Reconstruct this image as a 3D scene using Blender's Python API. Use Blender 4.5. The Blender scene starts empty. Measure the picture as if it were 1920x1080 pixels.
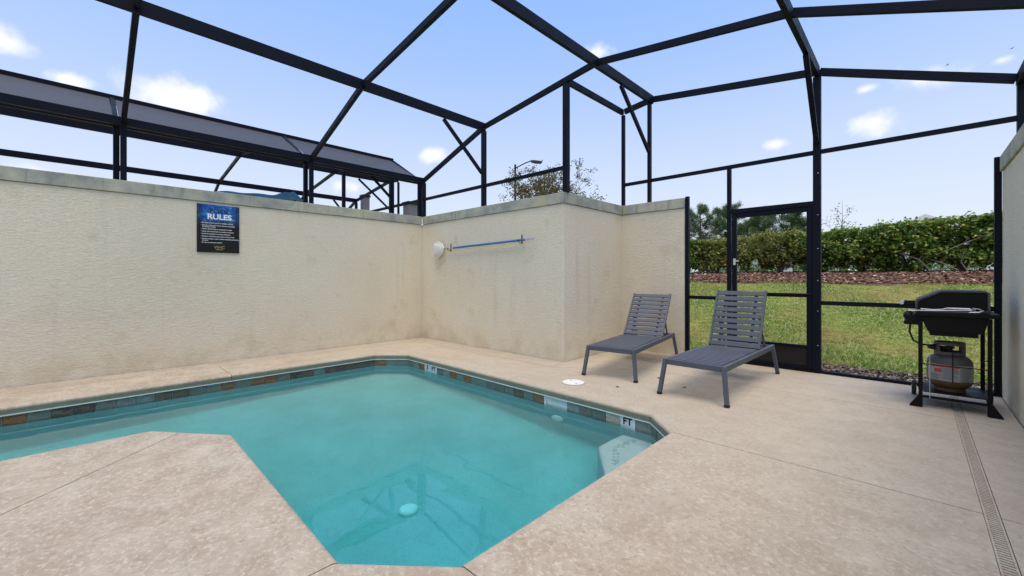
import bpy, bmesh, math, random
import numpy as np
from mathutils import Vector, Matrix

random.seed(7)
rng = np.random.default_rng(7)
R = math.radians
sc = bpy.context.scene
col = sc.collection

# ------------------------------------------------------------------ camera
CAM_H = 1.2
YAW = math.atan(755 / 780)
cam_d = bpy.data.cameras.new('camera')
cam_d.sensor_width = 36.0
cam_d.lens = 780 / 1920 * 36
cam_d.shift_y = -20 / 1920
cam_d.clip_start = 0.05
cam_d.clip_end = 2000
cam = bpy.data.objects.new('camera', cam_d)
cam.location = (0, 0, CAM_H)
cam.rotation_euler = (R(90), 0, YAW)
col.objects.link(cam)
sc.camera = cam

# ------------------------------------------------------------------ world, sun, exposure
SUN_EL, SUN_AZ = R(77), R(128)         # azimuth measured from +Y towards +X
SUN_STRENGTH, SKY_STRENGTH, EXPOSURE = 2.3, 0.136, 0.69
FW = Vector((-math.sin(YAW), math.cos(YAW), 0))
RT = Vector((math.cos(YAW), math.sin(YAW), 0))


def sky_dir(u, v):
    return (FW + RT * ((u - 960) / 780) + Vector((0, 0, (520 - v) / 780))).normalized()


w = bpy.data.worlds.new('World')
sc.world = w
w.use_nodes = True
wn, wl = w.node_tree.nodes, w.node_tree.links
wn.clear()


def wnode(t, **kw):
    n = wn.new(t)
    for k, v in kw.items():
        setattr(n, k, v)
    return n


w_out = wnode('ShaderNodeOutputWorld')
w_bg = wnode('ShaderNodeBackground')
w_bg.inputs['Strength'].default_value = SKY_STRENGTH
sky = wnode('ShaderNodeTexSky', sky_type='NISHITA', sun_disc=False)
sky.sun_elevation = SUN_EL
sky.sun_rotation = SUN_AZ
sky.altitude = 20
sky.air_density = 1.0
sky.dust_density = 1.6
sky.ozone_density = 1.6
w_tc = wnode('ShaderNodeTexCoord')
w_noise = wnode('ShaderNodeTexNoise')
w_noise.inputs['Scale'].default_value = 14
w_noise.inputs['Detail'].default_value = 6
w_noise.inputs['Roughness'].default_value = 0.6
wl.new(w_tc.outputs['Generated'], w_noise.inputs['Vector'])
# fair-weather clouds, each at its own direction: u, v, half width, half height (degrees), density
CLOUDS = [(15, 78, 3.0, 1.8, 1.0), (335, 188, 5.2, 2.2, 1.0), (135, 155, 2.6, 1.0, .8), (60, 345, 6, 1.2, .5),
          (812, 290, 3.2, 1.5, .75), (1120, 100, 3.4, 1.6, .55), (1640, 230, 3.2, 1.5, 1.0), (1626, 166, 1.5, .8, .95),
          (1735, 145, 3.6, 1.4, .9), (1455, 270, 1.8, .9, .6), (1880, 112, 1.4, 1.0, .35), (640, 350, 4.0, 1.2, .45)]
cl_items = [(sky_dir(u, v), a, k) for u, v, a, b, k in CLOUDS]
crng = random.Random(3)
for i in range(12):                    # the same kind of sky all around
    az = crng.uniform(50, 315)
    el = crng.uniform(8, 62)
    d = Vector((math.cos(R(el)) * math.sin(R(az - 44)), math.cos(R(el)) * math.cos(R(az - 44)), math.sin(R(el))))
    cl_items.append((d, crng.uniform(2, 5.5), crng.uniform(.5, 1)))
FLAT = 2.1
w_flat = wnode('ShaderNodeVectorMath', operation='MULTIPLY')
wl.new(w_tc.outputs['Generated'], w_flat.inputs[0])
w_flat.inputs[1].default_value = (1, 1, FLAT)
acc = None
for d, a, k in cl_items:
    ds = wnode('ShaderNodeVectorMath', operation='DISTANCE')
    wl.new(w_flat.outputs[0], ds.inputs[0])
    ds.inputs[1].default_value = (d.x, d.y, d.z * FLAT)
    q = wnode('ShaderNodeMath', operation='MULTIPLY_ADD')
    wl.new(ds.outputs['Value'], q.inputs[0])
    q.inputs[1].default_value = -.55 / math.sin(R(a * 1.15))
    q.inputs[2].default_value = .12 + .36 * k
    if acc is None:
        acc = q
    else:
        mx = wnode('ShaderNodeMath', operation='MAXIMUM')
        wl.new(acc.outputs[0], mx.inputs[0]); wl.new(q.outputs[0], mx.inputs[1])
        acc = mx
acl = wnode('ShaderNodeMath', operation='MAXIMUM')
wl.new(acc.outputs[0], acl.inputs[0]); acl.inputs[1].default_value = -.6
acn = wnode('ShaderNodeMath', operation='ADD')
wl.new(acl.outputs[0], acn.inputs[0]); wl.new(w_noise.outputs['Fac'], acn.inputs[1])
acc = acn
cov = wnode('ShaderNodeMapRange', interpolation_type='SMOOTHSTEP')
cov.inputs['From Min'].default_value = .50; cov.inputs['From Max'].default_value = .88
cov.inputs['To Max'].default_value = .92
wl.new(acc.outputs[0], cov.inputs['Value'])
# thin high haze that whitens the blue, stronger towards the horizon
w_sep = wnode('ShaderNodeSeparateXYZ')
wl.new(w_tc.outputs['Generated'], w_sep.inputs[0])
hz = wnode('ShaderNodeMapRange', interpolation_type='SMOOTHSTEP')
hz.inputs['From Min'].default_value = -.05; hz.inputs['From Max'].default_value = .6
hz.inputs['To Min'].default_value = .93; hz.inputs['To Max'].default_value = .86
wl.new(w_sep.outputs['Z'], hz.inputs['Value'])
hcol = wnode('ShaderNodeMapRange', interpolation_type='SMOOTHSTEP')
hcol.inputs['From Min'].default_value = .02; hcol.inputs['From Max'].default_value = .62
wl.new(w_sep.outputs['Z'], hcol.inputs['Value'])
hmix = wnode('ShaderNodeMixRGB')
hmix.inputs['Color1'].default_value = (3.65, 3.95, 4.45, 1)
hmix.inputs['Color2'].default_value = (1.45, 2.5, 5.0, 1)
wl.new(hcol.outputs[0], hmix.inputs['Fac'])
mixh = wnode('ShaderNodeMixRGB')
wl.new(hz.outputs[0], mixh.inputs['Fac'])
wl.new(sky.outputs[0], mixh.inputs['Color1']); wl.new(hmix.outputs[0], mixh.inputs['Color2'])
mixc = wnode('ShaderNodeMixRGB')
mixc.inputs['Color2'].default_value = (4.75, 4.8, 4.9, 1)
wl.new(cov.outputs[0], mixc.inputs['Fac']); wl.new(mixh.outputs[0], mixc.inputs['Color1'])
wl.new(mixc.outputs[0], w_bg.inputs['Color'])
wl.new(w_bg.outputs[0], w_out.inputs['Surface'])

sun_d = bpy.data.lights.new('sun', 'SUN')
sun_d.energy = SUN_STRENGTH
sun_d.angle = R(42)
sun_d.color = (1.0, .86, .68)
sun = bpy.data.objects.new('sun', sun_d)
sdir = Vector((math.cos(SUN_EL) * math.sin(SUN_AZ), math.cos(SUN_EL) * math.cos(SUN_AZ), math.sin(SUN_EL)))
sun.rotation_euler = sdir.to_track_quat('Z', 'Y').to_euler()
sun.location = sdir * 40
col.objects.link(sun)

sc.view_settings.view_transform = 'Standard'
sc.view_settings.look = 'None'
sc.view_settings.gamma = 1
sc.view_settings.use_curve_mapping = False
sc.view_settings.exposure = EXPOSURE
sc.render.engine = 'CYCLES'
sc.cycles.use_denoising = True
sc.cycles.max_bounces = 7
sc.cycles.transmission_bounces = 6
sc.cycles.transparent_max_bounces = 12
sc.cycles.caustics_refractive = True
sc.cycles.caustics_reflective = False
sc.cycles.blur_glossy = 0.6
sc.cycles.sample_clamp_indirect = 6

# ------------------------------------------------------------------ materials


class NT:
    """small wrapper for building a procedural material"""

    def __init__(self, name):
        self.m = bpy.data.materials.new(name)
        self.m.use_nodes = True
        self.n, self.l = self.m.node_tree.nodes, self.m.node_tree.links
        self.b = self.n['Principled BSDF']
        self.tc = None

    def coord(self, which='Object'):
        if self.tc is None:
            self.tc = self.n.new('ShaderNodeTexCoord')
        return self.tc.outputs[which]

    def geo_pos(self):
        g = self.n.new('ShaderNodeNewGeometry')
        return g.outputs['Position']

    def mapped(self, src, scale=(1, 1, 1), rot=(0, 0, 0)):
        mp = self.n.new('ShaderNodeMapping')
        mp.inputs['Scale'].default_value = scale
        mp.inputs['Rotation'].default_value = rot
        self.l.new(src, mp.inputs['Vector'])
        return mp.outputs[0]

    def noise(self, src, scale, detail=4, rough=.55, out='Fac', dist=0):
        t = self.n.new('ShaderNodeTexNoise')
        t.inputs['Scale'].default_value = scale
        t.inputs['Detail'].default_value = detail
        t.inputs['Roughness'].default_value = rough
        t.inputs['Distortion'].default_value = dist
        self.l.new(src, t.inputs['Vector'])
        return t.outputs[out]

    def ramp(self, src, stops, interp='LINEAR'):
        r = self.n.new('ShaderNodeValToRGB')
        r.color_ramp.interpolation = interp
        el = r.color_ramp.elements
        while len(el) < len(stops):
            el.new(.5)
        for e, (p, c) in zip(el, stops):
            e.position = p
            e.color = (*c, 1) if len(c) == 3 else c
        self.l.new(src, r.inputs['Fac'])
        return r.outputs['Color']

    def rng(self, src, a, b, c, d, smooth=True):
        r = self.n.new('ShaderNodeMapRange')
        if smooth:
            r.interpolation_type = 'SMOOTHSTEP'
        for k, v in zip(('From Min', 'From Max', 'To Min', 'To Max'), (a, b, c, d)):
            r.inputs[k].default_value = v
        self.l.new(src, r.inputs['Value'])
        return r.outputs[0]

    def mix(self, fac, a, b, mode='MIX'):
        x = self.n.new('ShaderNodeMixRGB')
        x.blend_type = mode
        for k, v in (('Fac', fac), ('Color1', a), ('Color2', b)):
            if hasattr(v, 'is_linked'):
                self.l.new(v, x.inputs[k])
            elif k == 'Fac':
                x.inputs[k].default_value = v
            else:
                x.inputs[k].default_value = (*v, 1)
        return x.outputs[0]

    def math(self, op, a, b=0.0):
        x = self.n.new('ShaderNodeMath')
        x.operation = op
        for i, v in enumerate((a, b)):
            if hasattr(v, 'is_linked'):
                self.l.new(v, x.inputs[i])
            else:
                x.inputs[i].default_value = v
        return x.outputs[0]

    def bump(self, h, strength=.3, dist=.01, normal=None):
        b = self.n.new('ShaderNodeBump')
        b.inputs['Strength'].default_value = strength
        b.inputs['Distance'].default_value = dist
        self.l.new(h, b.inputs['Height'])
        if normal is not None:
            self.l.new(normal, b.inputs['Normal'])
        self.l.new(b.outputs[0], self.b.inputs['Normal'])
        return b.outputs[0]

    def set(self, color=None, rough=None, metal=None, spec=None):
        for k, v in (('Base Color', color), ('Roughness', rough), ('Metallic', metal), ('Specular IOR Level', spec)):
            if v is None:
                continue
            if hasattr(v, 'is_linked'):
                self.l.new(v, self.b.inputs[k])
            else:
                self.b.inputs[k].default_value = (*v, 1) if isinstance(v, tuple) else v
        return self.m

    def island(self):
        g = self.n.new('ShaderNodeNewGeometry')
        return g.outputs['Random Per Island']


def simple(name, c, rough=.5, metal=0, spec=.5, var=.12, scale=6, bump=0):
    t = NT(name)
    p = t.geo_pos()
    n = t.noise(p, scale, 5)
    cc = t.mix(n, tuple(x * (1 - var) for x in c), tuple(min(1, x * (1 + var)) for x in c))
    t.set(cc, rough, metal, spec)
    if bump:
        t.bump(t.noise(p, scale * 12, 3), bump, .004)
    return t.m


def stucco(name):
    t = NT(name)
    p = t.geo_pos()
    big = t.noise(p, .9, 4, .6)
    mid = t.noise(p, 2.6, 5, .6)
    fine = t.noise(p, 38, 4, .6)
    c = t.ramp(big, [(.25, (.755, .67, .50)), (.5, (.805, .718, .54)), (.75, (.825, .75, .595))])
    ochre = t.rng(mid, .57, .74, 0, .6)
    c = t.mix(ochre, c, (.66, .56, .37))
    # rain streaks running down the face, grime at the foot
    streak = t.noise(t.mapped(p, (7, 7, .5)), 1.0, 4, .6)
    c = t.mix(t.rng(streak, .56, .8, 0, .35), c, (.5, .48, .41))
    sx = t.n.new('ShaderNodeSeparateXYZ'); t.l.new(p, sx.inputs[0])
    foot = t.math('MULTIPLY', t.rng(sx.outputs['Z'], .0, .5, 1, 0), t.rng(mid, .35, .65, 0, .55))
    c = t.mix(foot, c, (.55, .44, .27))
    c = t.mix(t.rng(fine, .3, .7, 0, .22), c, (.50, .48, .41))
    t.set(c, .92, 0, .2)
    lump = t.noise(t.mapped(p, (22, 22, 62)), 1.0, 4, .62, dist=.9)
    b1 = t.bump(t.rng(lump, .36, .66, 0, 1), .5, .006)
    t.bump(t.noise(p, 150, 2, .5), .25, .002, b1)
    return t.m


def coping_mat():
    t = NT('coping_concrete')
    p = t.geo_pos()
    n = t.noise(p, 3.2, 6, .65)
    c = t.ramp(n, [(.32, (.25, .275, .25)), (.47, (.38, .385, .32)), (.58, (.47, .46, .345)), (.72, (.56, .53, .38))])
    st = t.noise(t.mapped(p, (9, 9, 1.2)), 1, 4, .65)
    c = t.mix(t.rng(st, .55, .7, 0, .6), c, (.2, .23, .2))
    yl = t.noise(p, 1.8, 3)
    c = t.mix(t.rng(yl, .6, .72, 0, .6), c, (.5, .46, .26))
    t.set(c, .88, 0, .2)
    t.bump(t.noise(p, 60, 4), .4, .004)
    return t.m


def deck_mat():
    t = NT('deck_concrete')
    p = t.geo_pos()
    big = t.noise(p, .55, 4, .6)
    c = t.ramp(big, [(.3, (.36, .30, .225)), (.5, (.42, .366, .28)), (.7, (.395, .362, .29))])
    mid = t.noise(p, 4.5, 5, .65)
    c = t.mix(t.rng(mid, .38, .64, 0, .62), c, (.30, .235, .17))
    vo = t.noise(t.mapped(p, (30, 38, 1), (0, 0, .75)), 1, 6, .78, dist=.1)
    c = t.mix(t.rng(vo, .49, .62, 0, .66), c, (.58, .50, .41))
    vd = t.noise(t.mapped(p, (33, 25, 1), (0, 0, 1.9)), 1, 6, .75, dist=.15)
    c = t.mix(t.rng(vd, .52, .64, 0, .55), c, (.25, .185, .135))
    ml = t.noise(p, 1.7, 5, .65)
    c = t.mix(t.rng(ml, .47, .7, 0, .45), c, (.30, .225, .16))
    m2 = t.noise(p, 2.9, 4, .6)
    c = t.mix(t.rng(m2, .52, .74, 0, .36), c, (.55, .48, .385))
    sp = t.noise(p, 210, 2, .5)
    c = t.mix(t.rng(sp, .62, .74, 0, .35), c, (.24, .19, .14))
    # far end is weathered a little yellower
    sx = t.n.new('ShaderNodeSeparateXYZ'); t.l.new(p, sx.inputs[0])
    c = t.mix(t.rng(t.math('ADD', sx.outputs['Y'], t.math('MULTIPLY', mid, 2.0)), 2.2, 5.0, 0, .45), c, (.45, .40, .31))
    # lip overhanging the water: its shade and a darker greenish coating painted in
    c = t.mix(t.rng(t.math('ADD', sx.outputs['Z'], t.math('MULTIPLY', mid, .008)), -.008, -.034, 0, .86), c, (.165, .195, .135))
    t.set(c, t.rng(mid, .3, .7, .62, .82), 0, .32)
    b1 = t.bump(vo, .3, .003)
    t.bump(sp, .3, .0015, b1)
    return t.m


def plaster_mat():
    t = NT('pool_plaster')
    p = t.geo_pos()
    n = t.noise(p, 1.4, 5, .6)
    c = t.ramp(n, [(.3, (.36, .53, .52)), (.6, (.47, .63, .62))])
    sp = t.noise(p, 75, 2, .5)
    c = t.mix(t.rng(sp, .5, .72, 0, .36), c, (.2, .34, .36))
    c = t.mix(t.rng(t.noise(p, 5, 4, .6), .5, .7, 0, .25), c, (.3, .46, .46))
    t.set(c, .7, 0, .3)
    return t.m


def water_mat():
    t = NT('pool_water')
    t.set((1, 1, 1), 0.0)
    t.b.inputs['Transmission Weight'].default_value = 1
    t.b.inputs['IOR'].default_value = 1.33
    t.b.inputs['Specular IOR Level'].default_value = .85
    p = t.geo_pos()
    a = t.noise(t.mapped(p, (1.2, 2.0, 1), (0, 0, .5)), 1.0, 1, .4, dist=.5)
    b = t.noise(p, 4.5, 1, .4)
    b1 = t.bump(a, .034, .1)
    t.bump(b, .038, .04, b1)
    va = t.n.new('ShaderNodeVolumeAbsorption')
    va.inputs['Color'].default_value = (.02, .88, .915, 1)
    va.inputs['Density'].default_value = .84
    out = t.n['Material Output']
    t.l.new(va.outputs[0], out.inputs['Volume'])
    return t.m


def tile_mat(name, c1, c2, c3):
    t = NT(name)
    o = t.n.new('ShaderNodeObjectInfo')
    p = t.geo_pos()
    n = t.noise(t.mapped(p, (14, 14, 40)), 1, 5, .7, dist=1.2)
    c = t.ramp(n, [(.3, c1), (.5, c2), (.68, c3)])
    c = t.mix(t.rng(o.outputs['Random'], 0, 1, 0, .25), c, (.2, .19, .15))
    t.set(c, .35, 0, .5)
    t.bump(n, .3, .004)
    return t.m


def frame_mat(name, c, rough=.38, spec=.22):
    t = NT(name)
    p = t.geo_pos()
    n = t.noise(p, 5, 5, .65)
    cc = t.mix(n, tuple(x * .75 for x in c), tuple(x * 1.35 for x in c))
    dust = t.noise(p, 40, 4, .7)
    cc = t.mix(t.rng(dust, .62, .8, 0, .18), cc, tuple(min(1, x * 2.5 + .015) for x in c))
    t.set(cc, t.rng(n, .3, .7, rough - .08, rough + .14), 0, spec)
    return t.m


def leaf_mat(name, stops, rough=.5, trans=.25, patch=None, spec=.35):
    t = NT(name)
    r = t.island()
    c = t.ramp(r, stops)
    if patch:
        p = t.geo_pos()
        c = t.mix(t.rng(t.noise(p, patch[0], 3), .42, .68, 0, patch[2]), c, patch[1])
    t.set(c, rough, 0, spec)
    tr = t.n.new('ShaderNodeBsdfTranslucent')
    t.l.new(c, tr.inputs['Color'])
    mx = t.n.new('ShaderNodeMixShader')
    mx.inputs[0].default_value = trans
    t.l.new(t.b.outputs[0], mx.inputs[1]); t.l.new(tr.outputs[0], mx.inputs[2])
    t.l.new(mx.outputs[0], t.n['Material Output'].inputs['Surface'])
    return t.m


def ground_mat():
    t = NT('lawn_soil')
    p = t.geo_pos()
    n = t.noise(p, .8, 5, .6)
    c = t.ramp(n, [(.3, (.14, .19, .035)), (.5, (.22, .25, .06)), (.7, (.34, .28, .11))])
    c = t.mix(t.rng(t.noise(p, 30, 3), .4, .7, 0, .6), c, (.13, .16, .035))
    t.set(c, .95, 0, .1)
    t.bump(t.noise(p, 40, 3), .5, .02)
    return t.m


def tank_paint():
    t = NT('tank_paint')
    p = t.geo_pos()
    n = t.noise(p, 9, 5, .65)
    sx = t.n.new('ShaderNodeSeparateXYZ'); t.l.new(p, sx.inputs[0])
    c = t.mix(n, (.06, .052, .046), (.11, .097, .084))
    rust = t.rng(t.math('ADD', sx.outputs['Z'], t.math('MULTIPLY', n, .12)), .27, .335, .95, 0)
    c = t.mix(rust, c, (.12, .065, .025))
    t.set(c, .5, 0, .4)
    return t.m


def sign_mat():
    t = NT('sign_print')
    o = t.coord('Object')
    n = t.noise(t.mapped(o, (8, 8, 8)), 1, 5, .65, dist=1.5)
    c = t.ramp(n, [(.3, (.006, .012, .24)), (.46, (.01, .09, .42)), (.58, (.02, .25, .5)), (.7, (.3, .55, .72))])
    sx = t.n.new('ShaderNodeSeparateXYZ'); t.l.new(o, sx.inputs[0])
    k = t.rng(t.math('ADD', sx.outputs['Z'], t.math('MULTIPLY', n, .12)), .09, .25, 0, 1)
    side = t.rng(t.math('ABSOLUTE', sx.outputs['Y']), .12, .25, 1, .25)
    c = t.mix(t.math('MULTIPLY', k, side), (.004, .004, .006), c)
    t.set(c, .4, 0, .4)
    return t.m


M = {}
M['stucco'] = stucco('wall_stucco')
M['coping'] = coping_mat()
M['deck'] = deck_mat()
M['bed'] = simple('sand_bed', (.07, .055, .04), .95)
M['plaster'] = plaster_mat()
M['water'] = water_mat()
M['grout'] = simple('white_grout', (.72, .74, .72), .6, var=.1, scale=20)
M['tiles'] = [tile_mat('tile_slate_green', (.07, .09, .075), (.13, .16, .13), (.2, .2, .15)),
              tile_mat('tile_slate_rust', (.045, .03, .02), (.21, .10, .035), (.36, .21, .08)),
              tile_mat('tile_slate_brown', (.03, .025, .02), (.085, .06, .045), (.2, .15, .1)),
              tile_mat('tile_slate_grey', (.11, .14, .135), (.2, .24, .225), (.3, .32, .29)),
              tile_mat('tile_slate_teal', (.08, .13, .12), (.14, .2, .18), (.22, .26, .22))]
M['tile_beige'] = tile_mat('tile_beige', (.4, .36, .25), (.5, .45, .33), (.6, .55, .42))
M['white_tile'] = simple('white_tile', (.72, .74, .76), .25, var=.05)
M['ink'] = simple('black_ink', (.012, .014, .018), .4)
M['frame'] = frame_mat('bronze_aluminium', (.0045, .0065, .014), .5, .14)
M['frame_far'] = frame_mat('dark_aluminium', (.004, .005, .012), .5, .12)
M['lounger'] = frame_mat('grey_resin', (.082, .094, .118), .5, .35)
M['rubber'] = simple('black_rubber', (.015, .015, .015), .7)
M['white_plastic'] = simple('white_plastic', (.74, .74, .70), .4, var=.06)
M['drain_white'] = simple('drain_white', (.95, .96, .95), .5, var=.01)
M['seat_plaster'] = simple('seat_plaster', (.58, .62, .62), .6, var=.1, scale=9)
M['seat_mosaic'] = simple('seat_mosaic', (.40, .45, .46), .5)
M['blue_metal'] = simple('blue_anodised', (.03, .17, .42), .35, .1)
M['steel'] = simple('bare_steel', (.55, .55, .56), .3, .9)
M['black_enamel'] = frame_mat('black_enamel', (.006, .006, .006), .4, .16)
M['black_paint'] = frame_mat('black_paint', (.007, .0065, .006), .5, .14)
M['edge_highlight'] = simple('cast_edge_highlight', (.07, .07, .068), .5, var=.3, scale=30)  # lighter cast edge of the lid, its highlight painted into the grey
M['tank'] = tank_paint()
M['tank_label'] = simple('label_paper', (.31, .31, .31), .5, var=.1, scale=30)
M['red'] = simple('label_red', (.45, .05, .03), .5)
M['label_grey'] = simple('label_grey', (.09, .095, .11), .5)
M['sign'] = sign_mat()
M['text_white'] = simple('text_white', (.85, .85, .85), .5, var=.02)
M['text_blue'] = simple('text_dark_blue', (.006, .02, .07), .5)
M['text_gold'] = simple('text_gold', (.5, .38, .13), .5)
M['soil'] = ground_mat()
M['grass'] = leaf_mat('grass_blade', [(0, (.10, .18, .03)), (.35, (.21, .34, .06)), (.62, (.36, .47, .11)), (.82, (.56, .54, .22)), (1, (.85, .8, .5))], .7, .45, spec=.08,
                      patch=(.75, (.48, .39, .17), .8))
M['mulch'] = leaf_mat('dry_mulch', [(0, (.085, .04, .025)), (.4, (.19, .085, .052)), (.75, (.28, .14, .09)), (.93, (.42, .27, .18)), (1, (.7, .58, .44))], .85, .05)
M['bark'] = leaf_mat('bark_chip', [(0, (.05, .035, .03)), (.4, (.13, .095, .085)), (.8, (.22, .17, .155)), (1, (.42, .36, .33))], .85, .0)
M['mulch_bed'] = simple('mulch_soil', (.10, .055, .036), .95, var=.4, scale=9)
M['hedge'] = leaf_mat('hedge_leaf', [(0, (.045, .095, .02)), (.3, (.10, .19, .035)), (.65, (.22, .33, .065)), (.93, (.44, .54, .13)), (1, (.5, .35, .10))], .34, .4, spec=.45)
M['hedge_pale'] = leaf_mat('hedge_pale_leaf', [(0, (.11, .15, .045)), (.4, (.22, .26, .065)), (.8, (.36, .38, .11)), (1, (.45, .38, .15))], .45, .42)
M['low_hedge'] = leaf_mat('box_leaf', [(0, (.08, .16, .03)), (.5, (.15, .26, .05)), (1, (.24, .36, .08))], .5, .3)
M['pine'] = leaf_mat('pine_needle', [(0, (.04, .08, .035)), (.5, (.08, .14, .055)), (1, (.15, .21, .09))], .5, .2)
M['thin_leaf'] = leaf_mat('thin_tree_leaf', [(0, (.06, .065, .025)), (.5, (.13, .12, .05)), (.85, (.2, .18, .07)), (1, (.26, .16, .07))], .55, .35)
M['wood'] = simple('bark_wood', (.115, .085, .065), .9, var=.4, scale=14)
M['wood_pale'] = simple('bark_pale', (.24, .2, .165), .9, var=.3, scale=14)
M['screen'] = None
M['kick_panel'] = simple('kick_panel', (.022, .018, .018), .55, spec=.2)
M['house_white'] = simple('house_render', (.72, .72, .70), .8, var=.05)
M['roof_grey'] = simple('roof_shingle', (.33, .33, .33), .9, var=.2, scale=3)
M['glass'] = simple('window_glass', (.05, .07, .09), .08)
M['pale_stucco'] = simple('pale_render', (.5, .46, .44), .9, var=.1)
M['pillar_grey'] = simple('pillar_grey', (.17, .17, .19), .9, var=.15)
M['lamp_grey'] = simple('lamp_metal', (.03, .032, .036), .7, spec=.08)
M['blue_cloth'] = simple('blue_canvas', (.12, .32, .5), .75, var=.25, scale=5, bump=.3)
M['dead_leaf'] = simple('dead_leaf', (.10, .06, .035), .8)
M['feather'] = simple('feather', (.03, .03, .035), .8)


def screen_mat():
    t = NT('fibreglass_screen')
    t.set((.034, .038, .05), .6)
    tr = t.n.new('ShaderNodeBsdfTransparent')
    mx = t.n.new('ShaderNodeMixShader')
    mx.inputs[0].default_value = .1
    t.l.new(t.b.outputs[0], mx.inputs[1]); t.l.new(tr.outputs[0], mx.inputs[2])
    t.l.new(mx.outputs[0], t.n['Material Output'].inputs['Surface'])
    return t.m


M['screen'] = screen_mat()

# ------------------------------------------------------------------ mesh helpers


class MB:
    def __init__(self):
        self.v, self.f = [], []

    def add(self, vs, fs):
        b = len(self.v)
        self.v += [tuple(x) for x in vs]
        self.f += [tuple(i + b for i in f) for f in fs]
        return self

    def box(self, c, s, rot=None):
        x, y, z = (k / 2 for k in s)
        vs = [Vector(p) for p in ((-x, -y, -z), (x, -y, -z), (x, y, -z), (-x, y, -z), (-x, -y, z), (x, -y, z), (x, y, z), (-x, y, z))]
        if rot is not None:
            vs = [rot @ p for p in vs]
        vs = [p + Vector(c) for p in vs]
        return self.add(vs, [(0, 3, 2, 1), (4, 5, 6, 7), (0, 1, 5, 4), (1, 2, 6, 5), (2, 3, 7, 6), (3, 0, 4, 7)])

    def span(self, a, b):
        return self.box([(p + q) / 2 for p, q in zip(a, b)], [abs(q - p) for p, q in zip(a, b)])

    def beam(self, a, b, wd, ht, up=(0, 0, 1)):
        a, b = Vector(a), Vector(b)
        d = (b - a).normalized()
        u = Vector(up)
        if abs(d.dot(u)) > .98:
            u = Vector((0, 1, 0))
        s = d.cross(u).normalized()
        u = s.cross(d).normalized()
        vs = []
        for p in (a, b):
            for i, j in ((-1, -1), (1, -1), (1, 1), (-1, 1)):
                vs.append(p + s * (i * wd / 2) + u * (j * ht / 2))
        return self.add(vs, [(3, 2, 1, 0), (4, 5, 6, 7), (0, 1, 5, 4), (1, 2, 6, 5), (2, 3, 7, 6), (3, 0, 4, 7)])

    def tube(self, pts, rad, seg=8, cap=True):
        pts = [Vector(p) for p in pts]
        n = len(pts)
        if not hasattr(rad, '__len__'):
            rad = [rad] * n
        vs, fs = [], []
        ref = None
        for i, p in enumerate(pts):
            d = (pts[min(i + 1, n - 1)] - pts[max(i - 1, 0)]).normalized()
            if ref is None:
                ref = Vector((0, 0, 1)) if abs(d.z) < .9 else Vector((1, 0, 0))
            s = d.cross(ref).normalized()
            u = s.cross(d).normalized()
            ref = u
            for k in range(seg):
                a = 2 * math.pi * k / seg
                vs.append(p + (s * math.cos(a) + u * math.sin(a)) * rad[i])
        for i in range(n - 1):
            for k in range(seg):
                k2 = (k + 1) % seg
                fs.append((i * seg + k, i * seg + k2, (i + 1) * seg + k2, (i + 1) * seg + k))
        if cap:
            fs.append(tuple(range(seg - 1, -1, -1)))
            fs.append(tuple((n - 1) * seg + k for k in range(seg)))
        return self.add(vs, fs)

    def lathe(self, prof, c=(0, 0, 0), seg=32):
        vs, fs = [], []
        for r, z in prof:
            for k in range(seg):
                a = 2 * math.pi * k / seg
                vs.append((c[0] + r * math.cos(a), c[1] + r * math.sin(a), c[2] + z))
        for i in range(len(prof) - 1):
            for k in range(seg):
                k2 = (k + 1) % seg
                fs.append((i * seg + k, i * seg + k2, (i + 1) * seg + k2, (i + 1) * seg + k))
        fs.append(tuple(range(seg - 1, -1, -1)))
        fs.append(tuple((len(prof) - 1) * seg + k for k in range(seg)))
        return self.add(vs, fs)

    def prism(self, poly, lo, hi, axis='z'):
        """poly: 2-D outline, swept along axis from lo to hi"""
        n = len(poly)

        def at(p, h):
            if axis == 'z':
                return (p[0], p[1], h)
            if axis == 'y':
                return (p[0], h, p[1])
            return (h, p[0], p[1])
        vs = [at(p, lo) for p in poly] + [at(p, hi) for p in poly]
        fs = [tuple(range(n - 1, -1, -1)), tuple(range(n, 2 * n))]
        fs += [(i, (i + 1) % n, n + (i + 1) % n, n + i) for i in range(n)]
        return self.add(vs, fs)

    def mesh(self, name, mat, smooth=False, bevel=0, fix=True):
        me = bpy.data.meshes.new(name)
        me.from_pydata(self.v, [], self.f)
        if fix or bevel:
            bm = bmesh.new(); bm.from_mesh(me)
            bmesh.ops.recalc_face_normals(bm, faces=bm.faces)
            if bevel:
                es = [e for e in bm.edges if len(e.link_faces) == 2 and e.calc_face_angle(0) > .5]
                bmesh.ops.bevel(bm, geom=es, offset=bevel, segments=2, affect='EDGES', profile=.5, clamp_overlap=True)
            bm.to_mesh(me); bm.free()
        if smooth:
            me.polygons.foreach_set('use_smooth', [True] * len(me.polygons))
            try:
                me.set_sharp_from_angle(angle=R(40))
            except Exception:
                pass
        if mat is not None:
            me.materials.append(mat)
        me.update()
        return me

    def build(self, name, mat, parent=None, smooth=False, bevel=0, fix=True):
        return link(name, self.mesh(name, mat, smooth, bevel, fix), parent)


def link(name, me, parent=None, loc=None, rot=None):
    o = bpy.data.objects.new(name, me)
    col.objects.link(o)
    if parent is not None:
        o.parent = parent
    if loc is not None:
        o.location = loc
    if rot is not None:
        o.rotation_euler = rot
    return o


def empty(name, loc=(0, 0, 0), rz=0):
    o = bpy.data.objects.new(name, None)
    o.empty_display_size = .1
    col.objects.link(o)
    o.location = loc
    o.rotation_euler = (0, 0, rz)
    return o


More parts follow.
